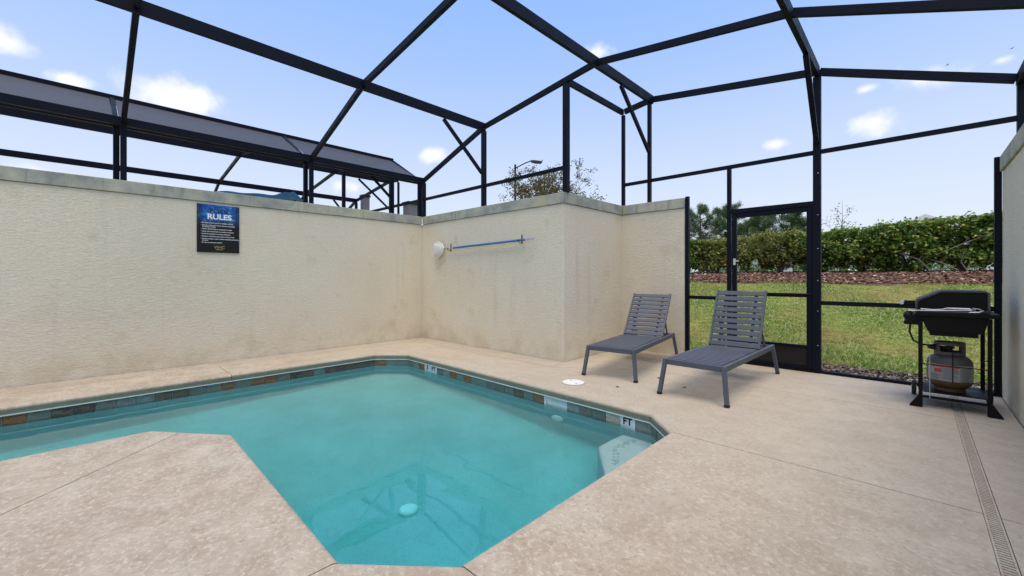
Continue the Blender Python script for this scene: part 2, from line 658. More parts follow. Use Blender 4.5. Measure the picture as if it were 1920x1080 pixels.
def tag(o, label=None, cat=None, group=None, kind=None):
    for k, v in (('label', label), ('category', cat), ('group', group), ('kind', kind)):
        if v is not None:
            o[k] = v
    return o


def tri_mesh(name, verts, faces, mat, smooth=False):
    """fast numpy mesh of equal-sized polygons"""
    verts = np.asarray(verts, dtype=np.float32).reshape(-1, 3)
    faces = np.asarray(faces, dtype=np.int32)
    k = faces.shape[1]
    me = bpy.data.meshes.new(name)
    me.vertices.add(len(verts)); me.vertices.foreach_set('co', verts.ravel())
    me.loops.add(faces.size); me.loops.foreach_set('vertex_index', faces.ravel())
    me.polygons.add(len(faces)); me.polygons.foreach_set('loop_start', np.arange(0, faces.size, k, dtype=np.int32))
    try:
        me.polygons.foreach_set('loop_total', np.full(len(faces), k, dtype=np.int32))
    except Exception:
        pass
    me.materials.append(mat)
    me.update(calc_edges=True)
    me.validate()
    return me


# ------------------------------------------------------------------ layout numbers
XL, XR = -7.1, .63                 # faces of the two side walls
YB, YS = 4.75, 6.42                # end wall face, screen line
XJ = -3.57                         # corner where the end wall steps back
WALL_H, COP_H = 2.25, 2.41
HOUSE_Y = -3.0
WATER_Z = -.165
A_, B_, C_, D_ = (-6.05, 3.18), (-5.68, 3.53), (-1.67, 3.47), (-1.37, 3.18)
E_, F_, G_, N_, H_ = (-1.37, 1.1), (-1.75, .76), (-3.76, .8), (-4.1, .54), (-4.31, .38)
I_, K_ = (-4.33, -2.2), (-6.05, -2.2)
POOL = [K_, A_, B_, C_, D_, E_, F_, G_, N_, H_, I_]        # clockwise seen from above


def offset_poly(poly, dists):
    """move every edge of poly outwards (to the left of travel for clockwise) by its distance"""
    n = len(poly)
    lines = []
    for i in range(n):
        p, q = Vector(poly[i]), Vector(poly[(i + 1) % n])
        d = (q - p).normalized()
        nrm = Vector((-d.y, d.x))
        lines.append((p + nrm * dists[i], d))
    out = []
    for i in range(n):
        p1, d1 = lines[i - 1]
        p2, d2 = lines[i]
        den = d1.x * d2.y - d1.y * d2.x
        if abs(den) < 1e-4:
            out.append(tuple(p2))
            continue
        t = ((p2.x - p1.x) * d2.y - (p2.y - p1.y) * d2.x) / den
        out.append(tuple(p1 + d1 * t))
    return out


# ------------------------------------------------------------------ ground and lawn
def lawn_z(y, x=0.0):
    y = np.asarray(y, dtype=float)
    z = np.interp(y, [6.3, 6.5, 7.0, 8.5, 15.6, 17.5, 19.5, 400], [-.05, -.022, .0, .12, 1.03, 1.28, 1.36, 1.5])
    return z


gx = [-300, -90, -40, -22, -15, -11, -7.05]
gx2 = [-1.0, 3, 8, 18, 60, 300]
gxm = [-5, -3]
ys = [-120, -20, 0, 6.3, 6.5, 7.0, 8.5, 10.5, 13, 15.6, 16.5, 17.5, 18.5, 19.5, 24, 40, 80, 200, 600]
allx = gx + gxm + gx2
mb = MB()
idx = {}
for j, y in enumerate(ys):
    for i, x in enumerate(allx):
        zz = float(lawn_z(max(y, 6.3)))
        idx[i, j] = len(mb.v)
        mb.v.append((x, y, zz))
for j in range(len(ys) - 1):
    for i in range(len(allx) - 1):
        if ys[j + 1] <= 6.3 and allx[i] >= -7.06 and allx[i + 1] <= -.99:
            continue
        mb.f.append((idx[i, j], idx[i + 1, j], idx[i + 1, j + 1], idx[i, j + 1]))
tag(mb.build('ground', M['soil']), kind='structure')

# grass blades over the lawn that can be seen past the screen
N = 230000
yy = 6.72 + (16.4 - 6.72) * rng.random(N) ** 1.35
xx = -8.6 * (yy / 13) - 1 + (1.0 + 2.4 * yy / 13 + 8.6 * yy / 13 + 1) * rng.random(N)
edge = 15.75 + .45 * np.sin(xx * 1.7) + .3 * np.sin(xx * 4.1 + 1)
thin = rng.random(N) < np.clip((edge + .9 - yy) / 1.5, 0, 1)
near = 6.99 + .05 * np.sin(xx * 9) + .05 * np.sin(xx * 23)
keep = thin & ((yy > near) | (rng.random(N) < .02))
xx, yy = xx[keep], yy[keep]
N = len(xx)
zz = lawn_z(yy) - .008
ang = rng.random(N) * 6.283
hgt = (.02 + .032 * rng.random(N)) * np.where(yy < 8, 1.25, 1.0) * (1 + .35 * np.sin(xx * 2.1 + yy * 1.3)) * (1 + .5 * np.sin(xx * 9.3 + 2 * np.sin(yy * 7.1)) * np.sin(yy * 8.7 + xx * 3.3))
wid = .006 + .005 * rng.random(N) + yy * .0005
lean = .02 + rng.random(N) * .07
la = rng.random(N) * 6.283
V = np.zeros((N, 3, 3), np.float32)
V[:, 0] = np.stack([xx - np.cos(ang) * wid, yy - np.sin(ang) * wid, zz], 1)
V[:, 1] = np.stack([xx + np.cos(ang) * wid, yy + np.sin(ang) * wid, zz], 1)
V[:, 2] = np.stack([xx + np.cos(la) * lean, yy + np.sin(la) * lean, zz + hgt], 1)
me = tri_mesh('lawn_grass', V, np.arange(N * 3).reshape(-1, 3), M['grass'])
tag(link('lawn_grass', me), 'mown green and straw-coloured lawn grass sloping up behind the screen', 'grass', kind='stuff')


def flakes(n, x, y, z, size, aspect, tilt, name, mat):
    """small bent leaf / chip quads"""
    a = rng.random(n) * 6.283
    L = size[0] + (size[1] - size[0]) * rng.random(n)
    Wd = L * aspect
    d = np.stack([np.cos(a), np.sin(a), (rng.random(n) - .5) * tilt], 1)
    s = np.stack([-np.sin(a), np.cos(a), (rng.random(n) - .5) * tilt], 1)
    c = np.stack([x, y, z], 1)
    V = np.zeros((n, 4, 3), np.float32)
    V[:, 0] = c - d * L[:, None] / 2
    V[:, 1] = c + s * Wd[:, None] / 2 + np.array([0, 0, 1]) * (L * .12)[:, None]
    V[:, 2] = c + d * L[:, None] / 2
    V[:, 3] = c - s * Wd[:, None] / 2
    F = np.arange(n * 4).reshape(-1, 4)
    tris = np.concatenate([F[:, [0, 1, 2]], F[:, [0, 2, 3]]])
    return link(name, tri_mesh(name, V, tris, mat))


# brown mulch and dry leaves under the hedge
mbed = MB()
ysm = [15.5, 15.9, 16.4, 17.5, 18.5, 19.5, 21]
xsm = list(np.linspace(-13, 7, 41))
for j, y in enumerate(ysm):
    for x in xsm:
        yo = y + (.35 * math.sin(x * 1.7) + .2 * math.sin(x * 4.1 + 1) if j == 0 else 0)
        mbed.v.append((x, yo, float(lawn_z(yo)) + (.004 if j in (0, 6) else .05)))
for j in range(len(ysm) - 1):
    for i in range(len(xsm) - 1):
        k = j * len(xsm) + i
        mbed.f.append((k, k + 1, k + 1 + len(xsm), k + len(xsm)))
tag(mbed.build('mulch_bed', M['mulch_bed']), kind='structure')
n = 16000
x = -12 + 17.5 * rng.random(n)
y = 15.3 + 4.6 * rng.random(n) ** 1.1
o = flakes(n, x, y, lawn_z(y) + .03 + .04 * rng.random(n), (.05, .15), .45, 1.0, 'dry_leaves', M['mulch'])
tag(o, 'reddish brown fallen leaves covering the bed under the hedge', 'dry leaves', kind='stuff')
n = 5200
x = -2.6 + 3.9 * rng.random(n)
y = 6.47 + .52 * rng.random(n)
o = flakes(n, x, y, lawn_z(y) + .012 + .035 * rng.random(n), (.02, .07), .5, 1.1, 'bark_chips', M['bark'])
tag(o, 'strip of grey brown bark chips between the screen and the lawn', 'bark chips', kind='stuff')

# ------------------------------------------------------------------ deck
deck = empty('deck')
tag(deck, kind='structure')
DX0, DX1 = .252, .308              # drain channel slot
J1, J2, J7X, J7Y = 3.18, 5.13, -6.73, 4.36
slabs = [
    [(XL, HOUSE_Y), (J7X, HOUSE_Y), (J7X, J7Y), (XL, J7Y)],
    [(J7X, HOUSE_Y), (-6.05, HOUSE_Y), K_, (-6.05, 1.28), (J7X, 1.28)],
    [(-6.05, HOUSE_Y), (-4.33, HOUSE_Y), I_, K_],
    [(J7X, 1.28), (-6.05, 1.28), A_, B_, (-5.68, J7Y), (J7X, J7Y)],
    [(XL, J7Y), (-3.5, J7Y), (XJ, YB), (XL, YB)],
    [B_, C_, D_, (DX0, J1), (DX0, J2), (-2.4, J2), (-3.5, J7Y), (-5.68, J7Y)],
    [(-3.5, J7Y), (-2.4, J2), (DX0, J2), (DX0, 6.47), (XJ, 6.47), (XJ, YB)],
    [D_, E_, (DX0, 1.1), (DX0, J1)],
    [E_, F_, (-1.75, HOUSE_Y), (DX0, HOUSE_Y), (DX0, 1.1)],
    [F_, G_, N_, (-1.75, -1.94)],
    [N_, H_, I_, (-4.33, HOUSE_Y), (-1.75, HOUSE_Y), (-1.75, -1.94)],
    [(DX1, HOUSE_Y), (XR, HOUSE_Y), (XR, J1), (DX1, J1)],
    [(DX1, J1), (XR, J1), (XR, J2), (DX1, J2)],
    [(DX1, J2), (XR, J2), (XR, 6.47), (DX1, 6.47)],
]
pool_edges = set()
rim = POOL + []
ring = [K_, (-6.05, 1.28), A_, B_, C_, D_, E_, F_, G_, N_, H_, I_]
for i in range(len(ring)):
    pool_edges.add(frozenset((ring[i], ring[(i + 1) % len(ring)])))
bedm = MB()
for poly in slabs:
    area = sum(poly[i][0] * poly[(i + 1) % len(poly)][1] - poly[(i + 1) % len(poly)][0] * poly[i][1] for i in range(len(poly)))
    if area > 0:
        poly = poly[::-1]
    n = len(poly)
    isp = [frozenset((poly[i], poly[(i + 1) % n])) in pool_edges for i in range(n)]
    def on_wall(a, b):
        return any(abs(a[k] - v) < 1e-6 and abs(b[k] - v) < 1e-6 for k, v in ((0, XL), (0, XR), (1, YB), (0, XJ)))
    off = offset_poly(poly, [0 if isp[i] else (-.011 if on_wall(poly[i], poly[(i + 1) % n]) else -.0032) for i in range(n)])
    me = bpy.data.meshes.new('slab')
    bm = bmesh.new()
    top = [bm.verts.new((p[0], p[1], 0)) for p in off]
    bot = [bm.verts.new((p[0], p[1], -.075)) for p in off]
    bm.faces.new(top[::-1]); bm.faces.new(bot)
    for i in range(n):
        bm.faces.new((top[i], top[(i + 1) % n], bot[(i + 1) % n], bot[i]))
    bmesh.ops.recalc_face_normals(bm, faces=bm.faces)
    big, small = [], []
    for i in range(n):
        e = bm.edges.get((top[i], top[(i + 1) % n]))
        (big if isp[i] else small).append(e)
    if big:
        bmesh.ops.bevel(bm, geom=big, offset=.03, segments=4, affect='EDGES', profile=.5)
    bm.to_mesh(me); bm.free()
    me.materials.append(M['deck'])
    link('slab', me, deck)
    bedm.add([(p[0], p[1], -.082) for p in poly], [tuple(range(n))])
bedm.build('sand_bed', M['bed'], deck)

# channel drain
dr = empty('channel_drain', (.28, 0, 0))
tag(dr, 'long narrow slotted drain set flush in the deck beside the grill', 'drain')
mb = MB()
mb.span((-.026, HOUSE_Y, -.078), (.026, 6.44, -.07))
mb.build('channel', M['bed'], dr)
mb = MB()
for s in (-1, 1):
    mb.span((s * .0285, HOUSE_Y, -.06), (s * .0205, 6.44, -.003))
mb.build('side_rail', M['deck'], dr)
mb = MB()
y = HOUSE_Y + .01
while y < 6.43:
    mb.span((-.0203, y, -.05), (.0203, y + .0155, -.006))
    y += .0235
tag(mb.build('grate', M['deck'], dr), kind='stuff')

# ------------------------------------------------------------------ walls
def wall_run(parent, boxes, copings):
    mb = MB()
    mb.prism(boxes, -.25, WALL_H, 'z')
    mb.build('wall_face', M['stucco'], parent)
    for poly in copings:
        m2 = MB()
        m2.prism(poly, WALL_H + .006, COP_H, 'z')
        m2.build('coping_block', M['coping'], parent, bevel=.006)
    mb = MB()
    return mb


lw = empty('stucco_wall', (0, 0, 0))
tag(lw, 'long cream stucco wall with grey coping that carries the pool rules sign', 'wall')
cuts = [HOUSE_Y, -1.15, 4.73]
wall_run(lw, [(XL - .2, HOUSE_Y), (XL, HOUSE_Y), (XL, YB + .2), (XL - .2, YB + .2)],
         [[(XL - .22, a + .002), (XL + .018, a + .002), (XL + .018, b - .002), (XL - .22, b - .002)] for a, b in zip(cuts, cuts[1:])])
ew = empty('stucco_wall', (0, 0, 0))
tag(ew, 'cream stucco end wall stepping back behind the left lounger, skimmer net on it', 'wall')
outl = [(XL + .002, YB), (XJ, YB), (XJ, YS - .05), (-2.52, YS - .05), (-2.52, YS + .15), (XJ - .2, YS + .15), (XJ - .2, YB + .2), (XL + .002, YB + .2)]
wall_run(ew, outl, [
    [(XL + .02, YB - .018), (-5.9, YB - .018), (-5.9, YB + .22), (XL + .02, YB + .22)],
    [(-5.896, YB - .018), (XJ + .018, YB - .018), (XJ - .22, YB + .22), (-5.896, YB + .22)],
    [(XJ + .018, YB - .014), (XJ + .018, YS - .068), (XJ - .22, YS + .17), (XJ - .22, YB + .224)],
    [(XJ + .0215, YS - .068), (-2.518, YS - .068), (-2.518, YS + .17), (XJ - .2165, YS + .17)]])
rw = empty('stucco_wall', (0, 0, 0))
tag(rw, 'shaded stucco wall with coping at the right edge beside the grill', 'wall')
cuts = [HOUSE_Y, -.6, 1.9, 4.1, YS - .03]
wall_run(rw, [(XR, HOUSE_Y), (XR + .2, HOUSE_Y), (XR + .2, YS - .03), (XR, YS - .03)],
         [[(XR - .018, a + .002), (XR + .22, a + .002), (XR + .22, b - .002), (XR - .018, b - .002)] for a, b in zip(cuts, cuts[1:])])

# ------------------------------------------------------------------ pool
pool = empty('swimming_pool', (0, 0, 0))
tag(pool, 'L-shaped turquoise swimming pool with slate waterline tiles and chamfered corners', 'swimming pool')
shell_out = offset_poly(POOL, [.02] * len(POOL))
bm = bmesh.new()
loops = []
def floor_z(x, y):                      # the floor falls gently towards the near corner
    return -1.0 + .07 * (y - 2.2) - .035 * (x + 3.5)


for z, ins in ((None, 0), (.07, 0), (.02, -.015), (0, -.05)):
    pts = offset_poly(shell_out, [ins] * len(POOL)) if ins else shell_out
    loops.append([bm.verts.new((p[0], p[1], -.0745 if z is None else floor_z(*p) + z)) for p in pts])
n = len(POOL)
for a, b in zip(loops, loops[1:]):
    for i in range(n):
        bm.faces.new((a[i], a[(i + 1) % n], b[(i + 1) % n], b[i]))
fl = bm.faces.new(loops[-1])
bmesh.ops.triangulate(bm, faces=[fl])
me = bpy.data.meshes.new('basin')
bm.to_mesh(me); bm.free()
me.materials.append(M['plaster'])
link('basin', me, pool)
# waterline tiles, one by one, with a white grout bead above
tile_me = {}


def tile_mesh(wd, mat):
    k = (round(wd, 3), mat.name)
    if k not in tile_me:
        b = MB()
        b.box((0, 0, 0), (wd - .005, .012, .150))
        tile_me[k] = b.mesh('waterline_tile', mat, bevel=.002)
    return tile_me[k]


trng = random.Random(11)
bead = MB()
special = []
for i in range(n):
    p, q = Vector(shell_out[i]), Vector(shell_out[(i + 1) % n])
    d = q - p
    L = d.length
    d.normalize()
    inn = Vector((d.y, -d.x))              # towards the water
    ang = math.atan2(d.y, d.x)
    cnt = max(1, round(L / .155))
    wd = L / cnt
    c = (p + q) / 2 + inn * .008
    bead.box((c.x, c.y, -.080), (L, .028, .010), Matrix.Rotation(ang, 3, 'Z'))
    for k in range(cnt):
        c = p + d * (wd * (k + .5)) + inn * .006
        top_side = (i == 2)
        near_left = i == 0 and c.y < 1.8
        mat = trng.choices(M['tiles'], (1.6, 4, 3, .7, .8) if near_left else (3, 1.6, 2.6, 1.6, 2.0))[0]
        loc = (c.x, c.y, -.0855 - .0755)
        if top_side and abs(c.x + 2.07) < .08:
            mat = M['tile_beige']
        if top_side and (abs(c.x + 5.115) < .078 or abs(c.x + 4.955) < .078 or abs(c.x + 1.91) < .078):
            special.append((c.x, c.y, ang, wd))
            mat = M['white_tile']
        if top_side and -2.88 < c.x < -2.6:
            continue
        o = link('waterline_tile', tile_mesh(wd, mat), pool, loc, (0, 0, ang))
bead.build('grout_bead', M['grout'], pool)


def text(body, size, mat, parent, loc, rot, align='CENTER', name='lettering', ext=.0008, sx=1.0, bold=0):
    cu = bpy.data.curves.new(name, 'FONT')
    cu.body = body
    cu.size = size
    cu.align_x = align
    cu.align_y = 'CENTER'
    cu.extrude = ext
    cu.offset = bold
    cu.resolution_u = 3
    tmp = bpy.data.objects.new('tmp', cu)
    col.objects.link(tmp)
    dg = bpy.context.evaluated_depsgraph_get()
    me = bpy.data.meshes.new_from_object(tmp.evaluated_get(dg))
    me.name = name
    bpy.data.objects.remove(tmp)
    bpy.data.curves.remove(cu)
    me.materials.clear(); me.materials.append(mat)
    o = link(name, me, parent, loc, rot)
    o.scale = (sx, 1, 1)
    return o


special.sort()
for (x, y, a, wd), s in zip(special, ('3', 'FT', 'FT')):
    text(s, .088, M['ink'], pool, (x, y - .0078, -.126), (R(90), 0, a), bold=.003, name='depth_mark')
# skimmer mouth in the end of the pool
mb = MB()
sx0, sx1, sy = -2.90, -2.59, 3.508
mb.span((sx0, sy - .012, -.235), (sx0 + .03, sy + .004, -.085))
mb.span((sx1 - .03, sy - .012, -.235), (sx1, sy + .004, -.085))
mb.span((sx0 + .03, sy - .012, -.105), (sx1 - .03, sy + .004, -.085))
mb.span((sx0 + .03, sy - .004, -.235), (sx1 - .03, sy + .002, -.106))
mb.build('skimmer_mouth', M['white_plastic'], pool, bevel=.003)
# inlet, main drain, corner seat
mb = MB()
mb.lathe([(.075, -.004), (.075, .012), (.055, .03), (.02, .038)], seg=24)
o = mb.build('return_inlet', M['drain_white'], pool, smooth=True)
o.location = (-2.70, 3.480, -.51); o.rotation_euler = (R(90), 0, 0)
mb = MB()
mb.lathe([(.072, 0), (.072, .026), (.06, .04), (.03, .045)], seg=28)
o = mb.build('main_drain_cover', M['drain_white'], pool, smooth=True)
o.location = (-2.79, 1.74, floor_z(-2.79, 1.74))
mb = MB()
mb.prism([(-1.95, 3.488), (-1.965, 3.09), (-1.66, 2.70), (-1.352, 2.45), (-1.352, 3.19), (-1.66, 3.485)], -1.25, -.40, 'z')
seat = mb.build('corner_seat', M['seat_plaster'], pool, bevel=.03)
mb = MB()
mr = random.Random(8)
for k in range(26):
    t = k / 25
    for q in range(3):
        if mr.random() < .35:
            continue
        if t < .5:
            px, py = -1.80 - .06 * t, 3.42 - .5 * t
        else:
            px, py = -1.83 + .30 * (t - .5), 3.17 - .55 * (t - .5)
        mb.box((px + .022 * (q - 1), py, -.3985), (.018, .014, .005), Matrix.Rotation(mr.uniform(-.3, .3), 3, 'Z'))
mb.build('seat_marker', M['seat_mosaic'], seat)
mb = MB()
mb.span((-6.1, -2.25, -1.35), (-4.3, -1.45, -.38))
mb.span((-6.1, -1.4499, -1.35), (-4.3, -1.0, -.68))
mb.build('entry_steps', M['plaster'], pool)
wo = offset_poly(POOL, [.09] * len(POOL))
mb = MB()
mb.prism(wo, -1.5, WATER_Z, 'z')
water = mb.build('water', M['water'], pool)

# skimmer lid in the deck
sl = empty('skimmer_cover', (-2.8, 3.9, 0))
tag(sl, 'round white skimmer lid flush in the deck in front of the left lounger', 'lid')
mb = MB(); mb.lathe([(.125, .0005), (.125, .006), (.119, .008)], seg=40); mb.build('cover', M['white_plastic'], sl)
mb = MB(); mb.lathe([(.139, .0004), (.139, .004), (.127, .004), (.127, .0005)], seg=40); mb.build('ring', M['deck'], sl)
for dx, dy in ((.065, -.035), (-.065, .04)):
    mb = MB(); mb.lathe([(.011, .0081), (.011, .0086)], (dx, dy, 0), 12); mb.build('finger_hole', M['ink'], sl)

# ------------------------------------------------------------------ pool enclosures
ZE, ZP, ZR, ZM = 3.15, 3.78, 4.08, 2.77
XP1, XRG, XP3, XE4 = -5.32, -3.07, -.88, .75
XE0 = XL - .03
YF = 4.80


def enclosure(parent, mat, mx, y_house, frames, p1=XP1, bare=None):
    """mx maps an x of the plot to an x of this enclosure (identity or mirror)"""
    def beam(name, a, b, wd, ht, up=(0, 0, 1)):
        m = MB()
        m.beam((mx(a[0]), a[1], a[2]), (mx(b[0]), b[1], b[2]), wd, ht, up)
        return m.build(name, mat, parent)
    e0 = XE0
    # long beams
    beam('eave_beam', (e0, y_house, ZE), (e0, YF + .025, ZE), .06, .10)
    beam('roof_beam', (p1, y_house, ZP), (p1, YF + .025, ZP), .05, .132)
    beam('roof_beam', (XRG, y_house, ZR), (XRG, YS + .025, ZR), .05, .132)
    beam('roof_beam', (XP3, y_house, ZP), (XP3, YS + .025, ZP), .05, .132)
    beam('eave_beam', (XE4, y_house, ZE), (XE4, YS + .025, ZE), .06, .10)
    prof = [(e0, ZE), (p1, ZP), (XRG, ZR), (XP3, ZP), (XE4, ZE)]
    for y in frames + [YF]:
        for (xa, za), (xb, zb) in list(zip(prof, prof[1:]))[:1 if y == bare else 4]:
            d = Vector((xb - xa, 0, zb - za)).normalized() * .028
            beam('rafter', (xa + d.x, y, za + d.z), (xb - d.x, y, zb - d.z), .05, .075)
    zj = ZP + (ZR - ZP) * (XJ - p1) / (XRG - p1)
    for (xa, za), (xb, zb) in [((XJ, zj), (XRG, ZR)), ((XRG, ZR), (XP3, ZP)), ((XP3, ZP), (XE4, ZE))]:
        d = Vector((xb - xa, 0, zb - za)).normalized() * .028
        beam('rafter', (xa + d.x, YS, za + d.z), (xb - d.x, YS, zb - d.z), .05, .085)
    beam('jog_beam', (XJ, YF + .026, zj - .01), (XJ, YS - .027, zj - .01), .05, .085)
    # posts
    for y in frames:
        beam('post', (e0, y, COP_H), (e0, y, ZE - .051), .05, .06, (0, 1, 0))
    beam('post', (e0, YF, COP_H), (e0, YF, ZE - .051), .07, .07, (0, 1, 0))
    beam('post', (p1, YF, COP_H), (p1, YF, ZP - .067), .05, .085, (0, 1, 0))
    beam('post', (XJ, YF, COP_H), (XJ, YF, zj - .055), .075, .075, (0, 1, 0))
    beam('post', (XJ, YS, COP_H), (XJ, YS, zj - .055), .05, .05, (0, 1, 0))
    beam('post', (XRG - .03, YS, COP_H), (XRG - .03, YS, ZR - .067), .05, .06, (0, 1, 0))
    beam('post', (XP3, YS, .0), (XP3, YS, ZP - .067), .07, .08, (1, 0, 0))
    beam('post', (XE4, YS, 2.0), (XE4, YS, ZE - .051), .05, .06, (0, 1, 0))
    beam('post', (XR - .027, YS, .0), (XR - .027, YS, COP_H), .05, .055, (0, 1, 0))
    beam('post', (-2.49, YS, .0), (-2.49, YS, COP_H + .02), .05, .055, (0, 1, 0))
    for y in frames:
        beam('post', (XE4, y, COP_H), (XE4, y, ZE - .051), .05, .06, (0, 1, 0))
    # rails
    beam('rail', (e0 + .036, YF, ZM), (p1 - .026, YF, ZM), .045, .05)
    beam('rail', (p1 + .026, YF, ZM), (XJ - .038, YF, ZM), .045, .05)
    beam('rail', (XJ + .026, YS, ZM), (XRG - .056, YS, ZM), .045, .05)
    beam('rail', (XRG - .004, YS, ZM), (XP3 - .042, YS, ZM), .045, .05)
    beam('rail', (XP3 + .042, YS, ZM), (XE4 - .026, YS, ZM), .045, .05)
    beam('rail', (-2.464, YS, .90), (-1.926, YS, .90), .045, .05)
    beam('rail', (XP3 + .042, YS, .88), (XR - .053, YS, .88), .045, .05)
    beam('base_rail', (XP3 + .042, YS, .018), (XR - .053, YS, .018), .05, .034)
    beam('base_rail', (-2.464, YS, .018), (-1.926, YS, .018), .05, .034)
    # knee braces
    beam('brace', (p1, 3.95, ZP - .09), (p1, YF - .045, 2.98), .045, .045, (1, 0, 0))
    beam('brace', (XRG - .001, 5.45, ZR - .09), (XRG - .03, YS - .03, 3.24), .045, .045, (1, 0, 0))
    beam('brace', (XP3, 5.66, ZP - .07), (XP3, YS - .04, 2.88), .045, .055, (1, 0, 0))
    # door jamb post and head
    beam('door_jamb', (-1.90, YS, .0), (-1.90, YS, ZM - .026), .05, .05, (0, 1, 0))


own = empty('pool_enclosure', (0, 0, 0))
tag(own, 'dark bronze aluminium pool cage framing the near pool from wall to wall', 'pool enclosure')
enclosure(own, M['frame'], lambda x: x, HOUSE_Y, [.36, 2.62, -1.9])
nb = empty('pool_enclosure', (0, 0, 0))
tag(nb, 'neighbouring dark pool cage with sloping mesh roof rising behind the sign wall', 'pool enclosure')
enclosure(nb, M['frame_far'], lambda x: 2 * XL - .2 - x, HOUSE_Y - 3, [-3.2, .30, 2.58], p1=-6.03, bare=.30)
# mesh roof panels of the neighbour's eave side, seen almost edge-on
pw = empty('tmp')
bpy.data.objects.remove(pw)
ex, px_ = 2 * XL - .2 - XE0, 2 * XL - .2 + 6.03
for a, b in ((HOUSE_Y - 3, -3.22), (-3.18, .27), (.33, 2.55), (2.62, YF - .03)):
    m = MB()
    q = [(ex - .01, a, ZE + .052), (ex - .01, b, ZE + .052), (px_, b, ZP + .012), (px_, a, ZP + .012)]
    nrm = Vector((ZP - ZE, 0, px_ - ex)).normalized() * .003
    q2 = [tuple(Vector(p) + Vector((abs(nrm.x), 0, abs(nrm.z)))) for p in q]
    m.add(q + q2, [(0, 1, 2, 3), (7, 6, 5, 4), (0, 4, 5, 1), (1, 5, 6, 2), (2, 6, 7, 3), (3, 7, 4, 0)])
    m.build('screen_panel', M['screen'], nb)

# screw heads on the main door post
for z in (.35, .78, 1.16, 1.56, 1.98, 2.5):
    mb = MB(); mb.lathe([(.006, 0), (.006, .003), (.003, .0045)], seg=10)
    o = mb.build('screw_head', M['steel'], own)
    o.location = (XP3 + .012, YS - .0352, z); o.rotation_euler = (R(90), 0, 0)

# screen door
door = empty('screen_door', (-1.395, YS, 0))
tag(door, 'black framed screen door with kick plate and push bar behind the right lounger', 'door')
dw, dh = .93, 2.10


def dpart(name, a, b, mat=M['frame']):
    m = MB(); m.span(a, b); return m.build(name, mat, door, bevel=.003)


dpart('stile', (-dw / 2, -.022, .03), (-dw / 2 + .058, .022, dh))
dpart('stile', (dw / 2 - .058, -.022, .03), (dw / 2, .022, dh))
dpart('top_rail', (-dw / 2 + .0585, -.021, dh - .065), (dw / 2 - .0585, .021, dh))
dpart('middle_rail', (-dw / 2 + .0585, -.021, .945), (dw / 2 - .0585, .021, .995))
dpart('bottom_rail', (-dw / 2 + .0585, -.021, .03), (dw / 2 - .0585, .021, .075))
kp = dpart('kick_plate', (-dw / 2 + .0585, -.008, .0755), (dw / 2 - .0585, .008, .30), M['kick_panel'])
dpart('kick_rail', (-dw / 2 + .0585, -.02, .3005), (dw / 2 - .0585, .02, .335))
m = MB(); m.tube([(-dw / 2 + .04, -.05, .985), (dw / 2 + .0, -.05, .985)], .013, 10)
m.box((-dw / 2 + .06, -.034, .985), (.02, .04, .03)); m.box((dw / 2 - .04, -.034, .985), (.02, .04, .03))
m.build('push_bar', M['black_paint'], door, smooth=True)
m = MB(); m.box((-dw / 2 + .037, -.03, 1.42), (.03, .014, .09)); m.box((-dw / 2 + .06, -.045, 1.43), (.07, .014, .018))
m.build('latch', M['steel'], door)
m = MB(); m.span((-dw / 2 - .012, -.03, dh + .002), (dw / 2 + .012, .03, dh + .06)); m.build('door_head', M['frame'], door)
m = MB(); m.span((dw / 2 + .002, -.028, .0265), (dw / 2 + .0085, .028, dh + .0015)); m.build('hinge_jamb', M['frame'], door)
m = MB(); m.span((-dw / 2 - .012, -.035, .0), (dw / 2 + .012, .035, .026)); m.build('threshold', M['black_paint'], door)

# ------------------------------------------------------------------ sun loungers
slat_b = MB(); slat_b.box((0, 0, 0), (.515, .044, .016)); slat_seat = slat_b.mesh('seat_slat', M['lounger'], bevel=.003)
slat_b = MB(); slat_b.box((0, 0, 0), (.515, .054, .016)); slat_back = slat_b.mesh('back_slat', M['lounger'], bevel=.003)
leg_m = {}


